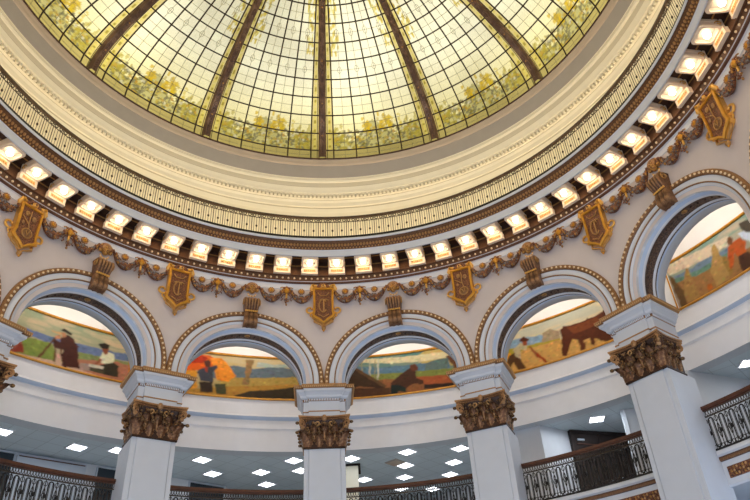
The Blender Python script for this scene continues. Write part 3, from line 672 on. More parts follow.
# ------------------------------------------------------------------ shields
def scroll(mb, cx, cz, r, s_, mat, a0=0, a1=5.2, w=.0028, y=.992, grow=.45):
    n = 16; pts = []
    for i in range(n + 1):
        q = a0 + (a1 - a0) * i / n; rr = r * (1 - grow * i / n)
        pts.append((cx + s_ * rr * math.cos(q), y, cz + rr * math.sin(q)))
    mb.tube(pts, w, mat, 6)
def make_shield(kind):
    root = empty('shield_cartouche', 1.0, 0, 1.24); O = (0, 1.0, 1.24)
    out = [(-.0365, 1.311), (.0365, 1.311), (.0345, 1.290), (.0345, 1.215), (.0385, 1.200), (.0330, 1.193), (.0150, 1.182), (0, 1.168), (-.0150, 1.182), (-.0330, 1.193), (-.0385, 1.200), (-.0345, 1.215), (-.0345, 1.290)]
    def scl(p, k, kz=None): return [(x * k, 1.24 + (z - 1.24) * (kz or k)) for x, z in p]
    mb = MB(); mb.prism(out, .9850, .9995, GO); mb.build('back_plate', root, O)
    mb = MB()
    ring_ = [scl(out, 1, 1), scl(out, 1, 1), scl(out, .93, .96), scl(out, .79, .885), scl(out, .75, .86)]; ys = [.9850, .9800, .9780, .9780, .9860]
    mb.grid([[(x, y, z) for x, z in p] for p, y in zip(ring_, ys)], YG, cj=True, sm=False); mb.build('gilt_frame', root, O)
    mb = MB(); inn = scl(out, .77, .87); mb.prism(inn, .9825, .9860, RD)
    mb.build('field', root, O)
    mb = MB()
    if kind == 'quartered':
        mb.tube([(0, .981, 1.292), (0, .981, 1.250)], .0018, GD, 5); mb.tube([(-.023, .981, 1.268), (0, .981, 1.250), (.004, .981, 1.235)], .0018, GD, 5)
        mb.tube([(.0145 * math.cos(q) + .002, .981, 1.219 + .0145 * math.sin(q)) for q in [k * PI / 9 for k in range(18)]], .0020, GD, 5, closed=True)
        mb.ball((.002, .982, 1.219), (.0125, .003, .0125), BR, 14, 6)
        mb.ball((-.010, .981, 1.281), (.007, .003, .008), GD, 8, 5); mb.ball((.012, .981, 1.272), (.007, .003, .009), BR, 8, 5); mb.ball((-.016, .981, 1.247), (.005, .003, .006), BR, 8, 5)
        mb.tube([(-.003, .978, 1.224), (.002, .978, 1.212), (.006, .978, 1.226)], .0018, GD, 5)
    else:
        # interlaced monogram: a round C and an upright T
        mb.tube([(.0135 * math.cos(q) - .001, .981, 1.238 + .0240 * math.sin(q)) for q in [.75 + k * .3 for k in range(17)]], .0024, GD, 6)
        mb.tube([(-.015, .980, 1.258), (-.008, .980, 1.262), (.010, .980, 1.262), (.017, .980, 1.258)], .0022, GD, 6); mb.tube([(.001, .980, 1.262), (.001, .980, 1.212)], .0024, GD, 6)
        mb.tube([(-.019, .981, 1.290), (-.010, .981, 1.278), (.010, .981, 1.278), (.019, .981, 1.290)], .0018, GD, 5)
        mb.tube([(-.018, .981, 1.205), (0, .981, 1.194), (.018, .981, 1.205)], .0018, GD, 5)
    mb.build('emblem', root, O)
    for s_ in (-1, 1):
        mb = MB(); scroll(mb, s_ * .0455, 1.228, .0135, s_, GO, -2.6, 2.9, .0036); scroll(mb, s_ * .038, 1.209, .007, s_, GO, -1.5, 3, .0026)
        mb.build('side_scroll', root, O)
        mb = MB(); mb.tube([(s_ * .031, .988, 1.190), (s_ * .029, .985, 1.178), (s_ * .019, .985, 1.172), (s_ * .008, .986, 1.166), (s_ * .004, .987, 1.160)], [.0036, .0042, .0036, .003, .0025], GD, 6)
        mb.build('foot_scroll', root, O)
        mb = MB(); mb.tube([(s_ * .022, .984, 1.318), (s_ * .036, .982, 1.318), (s_ * .041, .984, 1.306), (s_ * .039, .988, 1.296)], [.005, .0075, .0065, .003], GO, 7)
        mb.ball((s_ * .034, .977, 1.317), .005, YG, 8, 5); mb.build('corner_roll', root, O)
    mb = MB(); mb.ball((0, .9850, 1.1525), (.0075, .0075, .0085), GD, 10, 6); mb.ball((0, .983, 1.1435), (.0035, .0035, .004), YG, 8, 5); mb.build('drop_finial', root, O)
    mb = MB()
    for q in range(7):
        an = PI * (q + .5) / 7; mb.ball((.017 * math.cos(an), .981, 1.311 + .0115 * math.sin(an)), (.0058, .005, .0062), RD, 8, 5)
    mb.ball((0, .976, 1.313), (.009, .007, .0075), GO, 10, 6); mb.ball((0, .971, 1.313), .0035, RD, 8, 5)
    mb.build('leaf_crest', root, O)
    return root
SH = {}
KIND = {-3: 'monogram', -2: 'quartered', -1: 'monogram', 0: 'monogram', 1: 'quartered', 2: 'monogram', 3: 'quartered'}
for k in range(-3, 4):
    if not seen(.99, k, 1.24, 8): continue
    kd = KIND[k]
    o = copy_tree(SH[kd]) if kd in SH else SH.setdefault(kd, make_shield(kd))
    place(o, 1.0, k, 1.24)
    tag(o, 'gilt %s shield with scrolls on the wall above %s' % ('emblem' if kd == 'quartered' else 'monogram', COLN[k]), 'shield', 'gilt shields under the cornice')

# ------------------------------------------------------------------ garlands, rosettes, pendants, masks
HB = A   # one bay in radians; positions inside a bay are fractions of it
def make_swag(seed):
    rr = random.Random(seed)
    root = empty('fruit_garland', 1.0, 0, 1.28); O = (0, 1.0, 1.28)
    hw = .074 * A; n = 14
    def pt(i, n_=n):
        t = -1 + 2 * i / n_; return (hw * t, .9880, 1.2625 + .033 * abs(t) ** 2.2)
    mb = MB(); mb.tube([pt(i) for i in range(n + 1)], [.0050 + .0072 * (1 - abs(-1 + 2 * i / n)) for i in range(n + 1)], RD, 7)
    mb.build('rope', root, O)
    mb = MB()
    for i in range(90):
        t = rr.uniform(-.74, .74); x, y, z = (hw * t, .9880, 1.2625 + .033 * abs(t) ** 2.2); q = rr.uniform(0, 2 * PI); w = .0130 * (1 - .5 * abs(t))
        mb.ball((x + w * .3 * math.cos(q), y - .005 - rr.uniform(0, .004), z - .002 + w * math.sin(q)), rr.uniform(.0016, .0038), (GY, GY, GB, RD, BD, GY)[rr.randrange(6)], 6, 4)
    mb.build('fruit_cluster', root, O)
    for s_ in (-1, 1):
        mb = MB()
        for i in range(26):
            t = rr.uniform(.45, 1.0); x, y, z = (s_ * hw * t, .9870, 1.2625 + .033 * t ** 2.2)
            mb.ball((x + rr.uniform(-.004, .004), y - rr.uniform(.001, .006), z + rr.uniform(-.007, .007)), (rr.uniform(.0024, .0048), .0036, rr.uniform(.0026, .0056)), (RD, RD, GB, BD, GB)[rr.randrange(5)], 7, 4)
        mb.build('leaf_spray', root, O)
    return root
def make_rosette():
    root = empty('wall_rosette', 1.0, 0, 1.3015); O = (0, 1.0, 1.3015)
    mb = MB()
    for q in range(10):
        an = 2 * PI * q / 10; mb.ball((.0090 * math.cos(an), .9945, 1.3015 + .0090 * math.sin(an)), (.0030, .004, .0030), CP, 7, 4)
    mb.build('petal_ring', root, O)
    mb = MB(); mb.ball((0, .9940, 1.3015), (.0072, .0055, .0072), YG, 12, 6); mb.ball((0, .9885, 1.3015), (.0025, .002, .0025), GD, 6, 4); mb.build('gilt_button', root, O)
    return root
PS = 1.22
def make_pendant():
    root = empty('flower_pendant', 1.0, 0, 1.28); O = (0, 1.0, 1.28); rr = random.Random(4)
    mb = MB()
    for q in range(8):
        an = 2 * PI * q / 8; mb.ball((.0110 * math.cos(an), .988, 1.3005 + .0110 * math.sin(an)), (.0055, .004, .0055), RD if q % 2 else GB, 7, 4)
    mb.ball((0, .9855, 1.297), (.0088, .0075, .0105), YG, 12, 7); mb.build('flower', root, O)
    for s_ in (-1, 1):
        mb = MB(); mb.tube([(s_ * .004, .990, 1.285), (s_ * .012, .989, 1.281), (s_ * .0165, .989, 1.272), (s_ * .012, .989, 1.266), (s_ * .018, .990, 1.260)], .0019, RD, 5); mb.build('ribbon', root, O); mb = MB()
        mb.tube([(s_ * .006, .990, 1.307), (s_ * .014, .989, 1.313), (s_ * .021, .989, 1.309)], .0022, CP, 5)
        mb.build('leaf_tip', root, O)
    mb = MB(); mb.tube([(0, .989, 1.288), (0, .988, 1.268)], .0038, GO, 6)
    for i in range(16):
        q = rr.uniform(0, 2 * PI); w = rr.uniform(0, .0088); mb.ball((w * math.cos(q), .986 - rr.uniform(0, .004), 1.256 + w * math.sin(q)), rr.uniform(.0026, .0044), (GB, GY, RD, BD)[rr.randrange(4)], 6, 4)
    mb.ball((0, .987, 1.243), (.0035, .0035, .005), BR, 7, 4); mb.build('fruit_drop', root, O)
    return root
def make_mask():
    root = empty('carved_head', 1.0, 0, 1.29); O = (0, 1.0, 1.29)
    mb = MB()
    def face(x, y, z):
        return 1 + (.16 if (y < -.6 and abs(x) < .22 and -.35 < z < .15) else 0) - (.06 if (y < -.5 and .18 < abs(x) < .5 and .05 < z < .3) else 0)
    mb.ball((0, .9870, 1.2925), (.0112, .0130, .0165), GB, 20, 14, face)
    mb.ball((0, .9745, 1.2860), (.0034, .0014, .0010), BD, 6, 4)
    mb.ball((-.0042, .9765, 1.2960), (.0018, .001, .0011), BD, 6, 4); mb.ball((.0042, .9765, 1.2960), (.0018, .001, .0011), BD, 6, 4)
    mb.build('face', root, O)
    mb = MB()
    for q in range(13):
        an = -.35 + (PI + .7) * q / 12; mb.ball((.0168 * math.cos(an), .9880, 1.2950 + .0180 * math.sin(an)), (.0064, .0070, .0064), RD if q % 3 else GB, 8, 5)
        mb.ball((.0105 * math.cos(an), .9800, 1.2990 + .0110 * math.sin(an)), (.0042, .004, .0042), CP, 7, 4)
    mb.build('hair', root, O)
    for s_ in (-1, 1):
        mb = MB(); mb.tube([(s_ * .013, .989, 1.300), (s_ * .023, .987, 1.303), (s_ * .030, .989, 1.294)], [.005, .006, .003], RD, 6); mb.build('wing', root, O)
    mb = MB()
    for q in range(9):
        an = PI + PI * q / 8; mb.ball((.0125 * math.cos(an), .9890, 1.2735 + .0085 * math.sin(an)), (.0027, .0027, .0030), PEARL if q % 2 else GO, 6, 4)
    mb.build('necklace', root, O)
    return root
def make_corbel():
    root = empty('keystone_corbel', 1.0, 0, 1.20); O = (0, 1.0, 1.20)
    def sec(pts, hx0, hx1, mat, nf, amp, mb):
        nx = nf * 6
        rows = []
        for i, (y, z) in enumerate(pts):
            t = i / (len(pts) - 1); hx = hx0 + (hx1 - hx0) * t
            rows.append([(-hx + 2 * hx * j / nx, y - amp * abs(math.sin(PI * nf * j / nx)) , z) for j in range(nx + 1)])
        mb.grid(rows, mat)
        for side in (0, -1):
            n = len(mb.v); mb.v += [r[side] for r in rows] + [(r[side][0], 1.0, r[side][2]) for r in rows]; k = len(rows)
            for i in range(k - 1): mb.face((n + i, n + i + 1, n + k + i + 1, n + k + i), mat)
    up = [(.9995, 1.2460), (.984, 1.2470), (.968, 1.2450), (.960, 1.2380), (.958, 1.2290), (.961, 1.2190), (.967, 1.2090), (.973, 1.2010), (.979, 1.1950)]
    mb = MB(); sec(up, .0265, .0205, CP, 5, .0040, mb); mb.build('fluted_scroll', root, O)
    lo = [(.977, 1.1960), (.972, 1.1900), (.970, 1.1820), (.972, 1.1740), (.970, 1.1680), (.969, 1.1610), (.974, 1.1540), (.985, 1.1500), (.9995, 1.1490)]
    mb = MB(); sec(lo, .0205, .0225, CP, 3, .0030, mb); mb.build('foot_scroll', root, O)
    for s_ in (-1, 1):
        mb = MB(); mb.tube([(s_ * .0262, .975 + .0125 * math.cos(q) * (1 - q / 14), 1.2310 + .0125 * math.sin(q) * (1 - q / 14)) for q in [k * .55 for k in range(18)]], .0020, GD, 5, nx=(1, 0, 0)); mb.build('volute', root, O)
    mb = MB()
    for q in range(7): mb.ball((-.018 + q * .006, .9700, 1.1975), (.0034, .004, .0034), GO, 7, 4)
    mb.build('bead_collar', root, O)
    return root
sw = ro = pe = None; masks = None; corb = None
SIDE = ['left', 'right']
for k in range(-3, 4):
    kk = k
    for half in (0, 1):
        for j, f in enumerate((.155, .365)):
            fr_ = f if half == 0 else 1 - f; ph = k + fr_
            near = ('beside its left shield', 'just left of its carved head', 'just right of its carved head', 'beside its right shield')[(j if half == 0 else 3 - j)]
            if seen(.985, ph, 1.27, 4):
                if sw is None: sw = o = make_swag(3)
                else: o = copy_tree(sw)
                place(o, 1.0, ph, 1.28); tag(o, 'hanging fruit and leaf garland %s, above %s' % (near, BAY[kk]), 'garland', 'fruit garlands under the cornice')
            if seen(.99, ph, 1.3015, 2):
                if ro is None: ro = o = make_rosette()
                else: o = copy_tree(ro)
                place(o, 1.0, ph, 1.3015); tag(o, 'small gilt rosette %s, above %s' % (near, BAY[kk]), 'rosette', 'gilt rosettes over the garlands')
        ph = k + (.26 if half == 0 else .74)
        if seen(.985, ph, 1.275, 3):
            if pe is None: pe = o = make_pendant()
            else: o = copy_tree(pe)
            place(o, 1.0, ph, 1.28); tag(o, 'golden flower pendant between two garlands, %s half above %s' % (SIDE[half], BAY[kk]), 'pendant', 'flower pendants between garlands')
    if seen(.985, k + .5, 1.29, 4):
        if masks is None: masks = o = make_mask()
        else: o = copy_tree(masks)
        place(o, 1.0, k + .5, 1.29); tag(o, 'carved copper head with curled hair above the keystone of %s' % BAY[kk], 'carved head', 'carved heads above the keystones')
    if seen(.985, k + .5, 1.20, 6):
        if corb is None: corb = o = make_corbel()
        else: o = copy_tree(corb)
        place(o, 1.0, k + .5, 1.20); tag(o, 'fluted bronze scroll keystone at the top of %s' % BAY[kk], 'keystone', 'scroll keystones of the arches')

# ------------------------------------------------------------------ piers
def leaf_rows(w, h, lean, curl, n=8, m=6):
    """an acanthus leaf standing at the origin, face towards -y"""
    rows = []
    for i in range(n + 1):
        v_ = i / n
        zz = h * (math.sin(v_ * PI * .62) / math.sin(PI * .62)) if v_ > .75 else h * v_ * 1.06
        yy = -lean * v_ ** 2 - curl * max(0, v_ - .6) ** 1.3 * 2.2
        ww = w * (.55 + .55 * math.sin(PI * min(1, v_ * 1.15))) * (1 - max(0, v_ - .78) * 2.6) * (1 + .16 * math.cos(v_ * PI * 8))
        rows.append([(ww * (-1 + 2 * j / m), yy + abs(-1 + 2 * j / m) ** 2 * w * .45 - (.10 * w if j % 2 else 0) - (.22 * w if j == m // 2 else 0), zz) for j in range(m + 1)])
    return rows
def add_leaf(mb, x, y, z, ang, w, h, lean, curl, mat):
    ca_, sa_ = math.cos(ang), math.sin(ang)
    R = [[(x + p[0] * ca_ - p[1] * sa_, y + p[0] * sa_ + p[1] * ca_, z + p[2]) for p in r] for r in leaf_rows(w, h, lean, curl)]
    mb.grid(R, mat)
    Bk = [[(x + p[0] * ca_ - (p[1] + .0035) * sa_, y + p[0] * sa_ + (p[1] + .0035) * ca_, z + p[2]) for p in r] for r in leaf_rows(w * .92, h * .97, lean, curl)]
    mb.grid(Bk, mat)
    q_ = leaf_rows(w, h, lean, curl)[-1][3]; mb.ball((x + q_[0] * ca_ - (q_[1] + .002) * sa_, y + q_[0] * sa_ + (q_[1] + .002) * ca_, z + q_[2] - .002), (.0062, .0062, .0048), CAPB, 8, 5)
def make_pier():
    root = empty('pier', 1.05, 0, FZ); O = (0, 1.05, FZ)
    mb = MB()
    pl_ = [(-.0455, 1.0060), (.0455, 1.0060), (.0462, 1.0100), (.0480, 1.0105), (.0488, 1.0090), (.0610, 1.0090), (.0610, 1.1350), (-.0610, 1.1350), (-.0610, 1.0090), (-.0488, 1.0090), (-.0480, 1.0105), (-.0462, 1.0100)]
    mb.hprism(pl_, FZ + .06, .7540, WA); mb.build('shaft', root, O)
    mb = MB(); mb.box(-.082, .082, .990, 1.140, FZ, FZ + .04, WA, .002); mb.box(-.074, .074, .998, 1.137, FZ + .04, FZ + .06, WA, .003); mb.build('base', root, O)
    # capital
    cap = MB()
    def rr_(h, yf, z): return [(-h, yf, z), (h, yf, z), (h, 1.098, z), (-h, 1.098, z)]
    cap.grid([rr_(.0610, 1.003, .7520), rr_(.0625, 1.0015, .7535), rr_(.0625, 1.0015, .7575), rr_(.0590, 1.006, .7590), rr_(.0595, 1.005, .7900), rr_(.0630, 1.001, .8250), rr_(.0690, .9950, .8400)], BZ, cj=True, sm=False)
    co = None; PEND = []
    mb = MB()       # concave abacus
    def ab(z, g):
        o_ = []
        N_ = 12
        for i in range(N_ + 1):
            t = -1 + 2 * i / N_; o_.append(((.0760 + g) * t, .9835 - g + .0120 * (1 - t * t), z))
        for i in range(1, 7):
            t = i / 6; o_.append((.0760 + g - .0075 * math.sin(PI * t), .9835 - g + (1.100 - .9835 + g) * t, z))
        o_.append((-.0760 - g, 1.100, z))
        for i in range(5, 0, -1):
            t = i / 6; o_.append((-(.0760 + g - .0075 * math.sin(PI * t)), .9835 - g + (1.100 - .9835 + g) * t, z))
        return o_
    ar = [ab(.8395, -.004), ab(.8410, 0), ab(.8455, 0), ab(.8465, .002), ab(.8515, .002)]
    mb.grid(ar, CP, cj=True, sm=False); n = len(mb.v); L_ = len(ar[0]); mb.face(tuple(range(n - L_, n)), CP); mb.face(tuple(range(n - 5 * L_, n - 4 * L_))[::-1], CP)
    mb.ball((0, .9890, .8435), (.0085, .0070, .0110), CP, 10, 6); PEND.append((mb.build('abacus', None, (0, 0, 0), loc=(0, -1.05 * S, -FZ * S)), 0))
    off = dict(org=(0, 0, 0), loc=(0, -1.05 * S, -FZ * S))
    for x in (-.046, -.0155, .0155, .046):
        mb = MB(); add_leaf(mb, x, 1.004, .7590, 0, .0148, .036, .012, .016, BZ); PEND.append((mb.build('acanthus_leaf', None, **off), 0))
    for x in (-.031, 0, .031):
        mb = MB(); add_leaf(mb, x, 1.003, .7780, 0, .0140, .044, .014, .018, BZ); PEND.append((mb.build('acanthus_leaf', None, **off), 0))
    for s_ in (-1, 1):
        for y in (1.018, 1.046, 1.076):
            mb = MB(); add_leaf(mb, s_ * .0605, y, .7590, s_ * PI / 2, .0150, .034, .006, .008, BZ); PEND.append((mb.build('acanthus_leaf', None, **off), 0))
        for y in (1.032, 1.062):
            mb = MB(); add_leaf(mb, s_ * .0615, y, .7780, s_ * PI / 2, .0145, .042, .008, .009, BZ); PEND.append((mb.build('acanthus_leaf', None, **off), 0))
        mb = MB(); add_leaf(mb, s_ * .0600, 1.004, .7590, s_ * PI / 4, .0150, .040, .016, .016, BZ); PEND.append((mb.build('acanthus_leaf', None, **off), 0))
        mb = MB(); add_leaf(mb, s_ * .0600, 1.004, .7850, s_ * PI / 4, .0130, .044, .018, .014, CP); PEND.append((mb.build('acanthus_leaf', None, **off), 0))
        for yy, ang in ((.9855, 1), (1.092, -1)):       # corner volutes
            mb = MB(); d = Vector((s_, -ang * 1.0, 0)).normalized()
            pts = []
            for i in range(22):
                q = -PI * .5 + i * .55; rad = .0135 * (1 - i / 26)
                c_ = Vector((s_ * .0680, yy + (.0035 if ang > 0 else -.004), .8270))
                pts.append(tuple(c_ + d * (-rad * math.cos(q) * .9) + Vector((0, 0, rad * math.sin(q)))))
            mb.tube(pts, [.0050 * (1 - i / 40) for i in range(22)], CP, 6, nx=(-d.y, d.x, 0)); PEND.append((mb.build('volute', None, **off), 0))
        mb = MB(); scroll(mb, s_ * .0200, .8270, .0072, s_, BZ, -PI * .5, 4.6, .0026, .9935); PEND.append((mb.build('inner_scroll', None, **off), 0))
    rr = random.Random(11)
    for i in range(80):
        x = rr.uniform(-.060, .060); z = rr.uniform(.775, .836); cap.ball((x, .9990 - (z - .775) * .14, z), (rr.uniform(.0022, .0046), .004, rr.uniform(.0026, .0060)), CAPB, 6, 4)
    for i in range(90):
        y = rr.uniform(1.006, 1.095); z = rr.uniform(.775, .836); s_ = rr.choice((-1, 1)); cap.ball((s_ * (.0610 + (z - .775) * .12), y, z), (.004, rr.uniform(.0022, .0046), rr.uniform(.0026, .0060)), CAPB, 6, 4)
    co = cap.build('capital', root, O)
    for o_, loc_ in PEND: o_.parent = co
    # entablature block
    def stepped(hx, yf, z, e=.0):     # plan with a projecting middle
        a_, b_ = hx, hx * .74
        return [(-a_, yf + .008 - e, z), (-b_, yf + .008 - e, z), (-b_, yf - e, z), (b_, yf - e, z), (b_, yf + .008 - e, z), (a_, yf + .008 - e, z), (a_, 1.118, z), (-a_, 1.118, z)]
    blk = MB()
    P2 = [(.0640, .9990, .8505, WA), (.0640, .9990, .8680, BR), (.0652, .9976, .8682, BR), (.0652, .9976, .8715, WA), (.0640, .9990, .8720, WA), (.0640, .9990, .9020, WA), (.0650, .9975, .9025, BR), (.0665, .9955, .9060, BR), (.0665, .9955, .9100, WA),
          (.0700, .9920, .9110, WA), (.0730, .9890, .9135, WA), (.0745, .9870, .9190, WA), (.0790, .9810, .9240, WA), (.0840, .9750, .9280, WA), (.0840, .9750, .9350, WA), (.0860, .9735, .9352, BR), (.0900, .9705, .9380, BR), (.0930, .9680, .9430, BR), (.0930, .9680, .9475, BR), (.0900, .9710, .9485, WA)]
    rows = [stepped(h, yf, z) for h, yf, z, _ in P2]
    blk.grid(rows, [p[3] for p in P2[:-1]], cj=True, sm=False)
    n = len(blk.v); blk.face(tuple(range(n - 8, n)), WA); blk.face(tuple(range(n - len(P2) * 8, n - len(P2) * 8 + 8))[::-1], WA)
    mb = blk
    for i in range(25):
        x = -.060 + .120 * i / 24
        mb.box(x - .0014, x + .0014, .9925 if abs(x) < .049 else 1.0005, .9960 if abs(x) < .049 else 1.004, .9035, .9085, W)
    for s_ in (-1, 1):
        for i in range(18):
            y = 1.008 + .108 * i / 18; mb.box(s_ * .0680 - .0014, s_ * .0680 + .0014, y, y + .0028, .9035, .9085, W)
    for i in range(31):
        x = -.090 + .180 * i / 30; mb.ball((x, .9690 if abs(x) < .068 else .9770, .9400), (.0021, .0016, .003), BZ, 6, 4)
    for s_ in (-1, 1):
        for i in range(22): mb.ball((s_ * .0925, .985 + .130 * i / 21, .9405), (.0016, .0019, .003), BZ, 6, 4)
    bo = blk.build('impost_block', root, O)
    return root
pier0 = make_pier()
PL = {-2: 'pale square pier cut by the left edge, only its block and gilt capital showing', -1: 'pale square pier between the surveyor and autumn woodland murals', 0: 'central upright pale square pier with a gilt leaf capital, seen straight on',
      1: 'pale square pier between the stooping figure and ox murals', 2: 'largest nearest pale square pier, leaning right beside the corn shock mural'}
for k in range(-2, 3):
    o = pier0 if k == -2 else copy_tree(pier0)
    place(o, 1.05, k + {-1: -.005, 1: .003, 2: .012}.get(k, 0), FZ); tag(o, PL[k], 'pier', 'square piers with gilt capitals')

# ------------------------------------------------------------------ balustrade on the cornice
root = bpy.data.objects.new('cornice_balustrade', None); COL.objects.link(root); root.location = P(0, 0, 1.4475)
tag(root, 'thin iron balustrade running round the cornice under the cream cove', 'balustrade')
O = (0, 0, 1.4475); RB = .8885
mb = MB(); mb.lathe([(RB - .004, 1.5360), (RB + .004, 1.5360), (RB + .004, 1.5435), (RB - .004, 1.5435), (RB - .004, 1.5360)], IR3, n=390); mb.build('handrail', root, O)
mb = MB(); mb.lathe([(RB - .002, 1.4475), (RB + .002, 1.4475), (RB + .002, 1.4590), (RB - .002, 1.4590), (RB - .002, 1.4475)], IR, n=390); mb.build('bottom_rail', root, O)
mb = MB(); mb.lathe([(RB - .001, 1.5200), (RB + .001, 1.5200), (RB + .001, 1.5218), (RB - .001, 1.5218), (RB - .001, 1.5200)], IR2, n=390); mb.build('middle_rail', root, O)
NU_ = 172
def unit(mb, a):
    def bar(da, w, z0=1.4560, z1=1.5370):
        mb.tube([cp(a + da, RB, z0), cp(a + da, RB, z1)], w, IR2, 4)
    st = 2 * PI / NU_
    bar(0, .00085, 1.4560, 1.5200); bar(.27 * st, .0008, 1.4560, 1.5200); bar(-.27 * st, .0008, 1.4560, 1.5200); bar(.5 * st, .0013)
    mb.ball(cp(a, RB, 1.4840), (.0036, .0025, .0054), IR2, 6, 4)
    for da in (.25, -.25):
        c = cp(a + da * st, RB, 1.5290); tx, ty = math.cos(a), -math.sin(a)
        mb.tube([(c[0] + tx * .0048 * math.cos(q), c[1] + ty * .0048 * math.cos(q), c[2] + .0050 * math.sin(q)) for q in [2 * PI * k / 8 for k in range(8)]], .0016, IR2, 4, closed=True, nx=(math.sin(a), math.cos(a), 0))
mb = MB(); unit(mb, 0); b0 = mb.build('baluster', root, O, fix=False)
order = sorted(range(-60, 112), key=lambda i: abs(i - 5 if i < 92 else i - 5))
near_ = order[:100]; rest_ = order[100:]
for i in near_:
    if i == 0: continue
    c = b0.copy(); COL.objects.link(c); c.parent = root; c.rotation_euler = (0, 0, -i * 2 * PI / NU_)
mb = MB()
for i in rest_: unit(mb, i * 2 * PI / NU_)
o = mb.build('rear_balusters', root, O, fix=False); o['kind'] = 'stuff'

# ------------------------------------------------------------------ gallery railings
RR = 1.1200
def make_railing():
    root = empty('gallery_railing', RR, .5, .5885); O = (0, RR, .5885)
    h = .1845
    def arcbox(r0, r1, z0, z1, mat, name):
        mb = MB(); mb.lathe([(r0, z0), (r1, z0), (r1, z1), (r0, z1), (r0, z0)], mat, -h, h, 40); mb.build(name, root, O)
    arcbox(RR - .009, RR + .009, .6950, .7030, WD, 'handrail'); arcbox(RR - .005, RR + .005, .6915, .6952, WD, 'handrail_moulding')
    arcbox(RR - .004, RR + .004, .5890, .5935, IR, 'bottom_rail'); arcbox(RR - .0025, RR + .0025, .6760, .6785, IR2, 'upper_rail')
    n = 14; st = 2 * h / n
    def el(mb, a, cx, cz, rx, rz, w, mat, seg=14, a0=0, a1=2 * PI, closed=True):
        c0 = math.cos(a); s0 = math.sin(a)
        pts = []
        for k in range(seg):
            q = a0 + (a1 - a0) * k / (seg if closed else seg - 1)
            x = cx + rx * math.cos(q); pts.append((RR * s0 + x * c0, RR * c0 - x * s0, cz + rz * math.sin(q)))
        mb.tube(pts, w, mat, 4, closed=closed, nx=(s0, c0, 0))
    def panel(a):
        mb = MB(); c0, s0 = math.cos(a), math.sin(a)
        def X(x, z, y=0): return (RR * s0 + x * c0, RR * c0 - x * s0, z)
        for x in (-.0068, .0068): mb.tube([X(x, .6060), X(x, .6640)], .0018, IR, 4)
        el(mb, a, 0, .6640, .0068, .0085, .0018, IR, 8, 0, PI, False); el(mb, a, 0, .6060, .0068, .0085, .0018, IR, 8, PI, 2 * PI, False)
        for x in (-.0037, .0037): mb.tube([X(x, .6020), X(x, .6680)], .0009, IR2, 4)
        for z in (.6350,):
            mb.ball(X(-.0107, z), (.0036, .0030, .0060), IR, 8, 5); mb.tube([X(-.0147, z), X(-.0060, z)], .0012, IR, 4)
        mb.tube([X(-.0147, .5935), X(-.0147, .6760)], .0012, IR, 4)
        el(mb, a, -.0147, .6350, .0035, .0190, .0010, IR2, 10); el(mb, a, -.0147, .6350, .0050, .0065, .0012, IR, 8)
        for cx in (-.0110, -.0037, .0037, .0110): el(mb, a, cx, .6865, .0033, .0065, .0009, IR2, 8)
        for cx in (-.0105, 0, .0105): el(mb, a, cx, .5990, .0035, .0045, .0009, IR2, 8)
        el(mb, a, -.0147, .6660, .0048, .0070, .0010, IR2, 8)
        return mb.build('iron_panel', root, O, fix=False)
    p0 = None
    for i in range(n): panel(-h + (i + .5) * st)
    return root
rail0 = make_railing()
RL = {-2: 'iron scroll railing with brown handrail at the far left, below the surveyor mural', -1: 'iron scroll railing low behind the left-centre bay under the autumn mural', 0: 'iron scroll railing right of the central pier under the stooping figure mural',
      1: 'iron scroll railing in front of the dark door under the ox mural', 2: 'iron scroll railing at the right edge beside the largest pier'}
for k in range(-2, 3):
    o = rail0 if k == -2 else copy_tree(rail0)
    place(o, RR, k + .5, .5530); tag(o, RL[k], 'railing', 'iron railings of the gallery')
SKY, COVE, PICT, REAR, FILL, GAL, EXPO = 1.0, 15.0, 38.0, 42.0, 760.0, 32.0, 0.0
